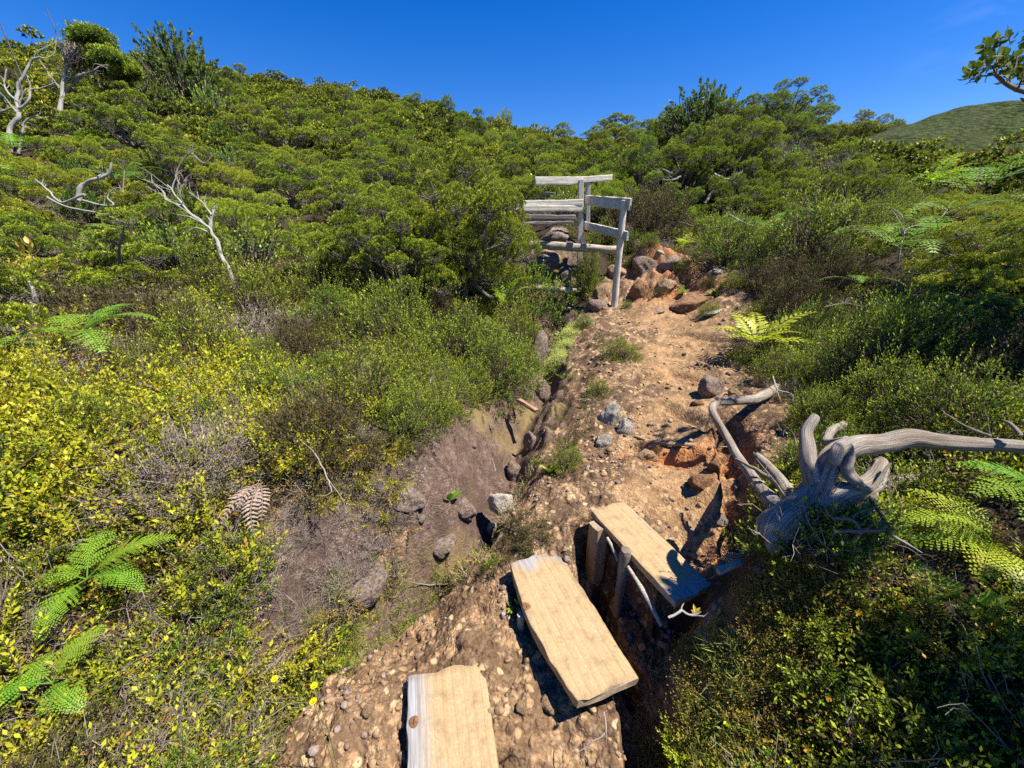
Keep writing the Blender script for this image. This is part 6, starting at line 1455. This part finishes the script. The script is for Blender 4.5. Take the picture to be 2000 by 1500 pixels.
# sprigs, grass and twigs creeping over the rock slab and the rims
rng = np.random.default_rng(31)
def edge_cover(name, protos, n, mats, label, cat, seed, cond, smin, smax, r1=7, r0=.55, tilt=.3):
    rng = np.random.default_rng(seed); X,Y = polar(n,rng,r0,r1,-1.1,1.1); k = cond(X,Y,rng)
    for ex,ey,er in EXCL: k &= np.hypot(X-ex,Y-ey) > er
    X,Y = X[k],Y[k]; Z = height(X,Y); print(name,len(X))
    stuff(name, protos, list(zip(X,Y,Z)), rng.uniform(smin,smax,len(X))*(1+.08*np.hypot(X,Y)), mats, label, cat, rng, tilt, .004)
def c_slab(x,y,rng):
    s = sd_poly(x,y,P_SLAB); g = sd_poly(x,y,P_GULLY); n = fbm2(x*4,y*4,3,61); return (s < .0) & (g > .02) & (n > .0) & (rng.random(x.shape) < .8)
edge_cover('slab_sprigs', TUFT['yelc'], 40000, [G_YEL,M_TWIG], 'thin yellow-green runners trailing over the rock slab', 'sprigs', 41, lambda x,y,r: c_slab(x,y,r), .35,.8)
edge_cover('slab_twigs', TUFT['twig'], 22000, [M_GREYTWIG,M_GREYTWIG], 'grey dead twiglets lying on the rock slab', 'twigs', 42, lambda x,y,r: (sd_poly(x,y,P_SLAB) < .02) & (fbm2(x*5,y*5,3,62) > .1) & (r.random(x.shape) < .4), .3,.75)
def rim(lo, hi, p, seed):
    def f(x,y,r):
        s = np.minimum(np.abs(sd_poly(x,y,P_PATH)),9); g = sd_poly(x,y,P_GULLY); s0 = sd_poly(x,y,P_PATH); n = fbm2(x*3,y*3,3,seed); t = sd_poly(x,y,P_TROD); s0 = np.minimum(s0, sd_poly(x,y,P_RIDGE))
        return (s0 > lo) & (s0 < hi) & (n > .0) & (t > .08) & (r.random(x.shape) < p) & (g > -.05)
    return f
edge_cover('path_grass', TUFT['grass'], 24000, [G_GRASS,M_TWIG], 'wiry grass and green tufts along the rims of path and gully', 'grass', 43, rim(-.05,.2,.3,63), .4,.9)
edge_cover('straw_tufts', TUFT['grass'], 24000, [G_STRAW,M_TWIG], 'dry straw tufts at the path edges', 'dry grass', 44, rim(-.12,.18,.3,64), .4,.9)
edge_cover('rim_heath', TUFT['heath'], 9000, [G_HEATH,M_TWIG], 'heath seedlings creeping onto the bare soil', 'heath', 45, rim(-.1,.1,.25,65), .4,.8)
edge_cover('ridge_scrub', TUFT['heath'], 40000, [G_HEATHB,M_TWIG], 'stubby brown heath on the ridge between gully and path', 'heath', 46, lambda x,y,r: (sd_poly(x,y,P_PATH) < .0) & (seg_dist(x,y,L_RIDGE)[0] < .17) & (sd_poly(x,y,P_TROD) > .05) & (fbm2(x*4,y*4,3,66) > .1) & (r.random(x.shape) < .16), .3,.65)
edge_cover('gully_grass', TUFT['grass'], 30000, [G_GRASS,M_TWIG], 'green grass in the crease of the gully', 'grass', 47, lambda x,y,r: (seg_dist(x,y,L_CREASE)[0] < .06) & (r.random(x.shape) < .35), .4,.9)
edge_cover('moss_right', TUFT['moss'], 52000, [G_MOSS,M_TWIG], 'golden-brown moss over the dark bank at lower right', 'moss', 48, lambda x,y,r: (sd_poly(x,y,P_MOSS) < .03) & ((sd_poly(x,y,P_CRUST) > -.02) | (r.random(x.shape) < .12)) & (fbm2(x*3,y*3,3,67) > -.25) & (r.random(x.shape) < .9), .45,1.1, 2.2)
edge_cover('lime_moss', TUFT['moss'], 60000, [G_MOSSY,M_TWIG], 'pale lime moss cushion filling the narrow gully', 'moss', 49, lambda x,y,r: (seg_dist(x,y,L_MOSS)[0] < .08+.05*fbm2(x*5,y*5,2,9)), .8,1.5, 5.5, 3)
# gravel
def gravel():
    rng = np.random.default_rng(51); protos=[]
    for i in range(6):
        V,F_ = rock(1200+i, 2, 7); V = V*np.array([1,.85,.6]); mb = MB(); mb.add(V,F_,0); protos.append(mb)
    X,Y = polar(60000,rng,.6,7,-.9,.9); s0 = sd_poly(X,Y,P_PATH); g = sd_poly(X,Y,P_GULLY); n = fbm2(X*2.5,Y*2.5,3,71)
    k = (s0 < 0) & (g > -.01) & (n > -.35); k &= rng.random(len(X)) < np.where(sd_poly(X,Y,P_TROD) < 0, .12, .28)*np.clip(np.hypot(X,Y)/2.2,.35,1)
    X,Y = X[k],Y[k]; Z = height(X,Y); sc = .003+.010*rng.random(len(X))**4*1.6; sc = sc*(1+.25*np.hypot(X,Y)*.5)
    for nm, part, mat, lab in (('gravel',0,M_ROCK_TAN,'loose tan gravel scattered over the path'),('dark_gravel',1,M_ROCK_DARK,'dark bits of stone and crust scattered over the path')):
        kk = (np.arange(len(X))%3 == 2) if part else (np.arange(len(X))%3 != 2); print(nm, kk.sum())
        stuff(nm, protos, list(zip(X[kk],Y[kk],Z[kk]+sc[kk]*.15)), sc[kk], [mat], lab, 'gravel', rng, .4)
gravel()
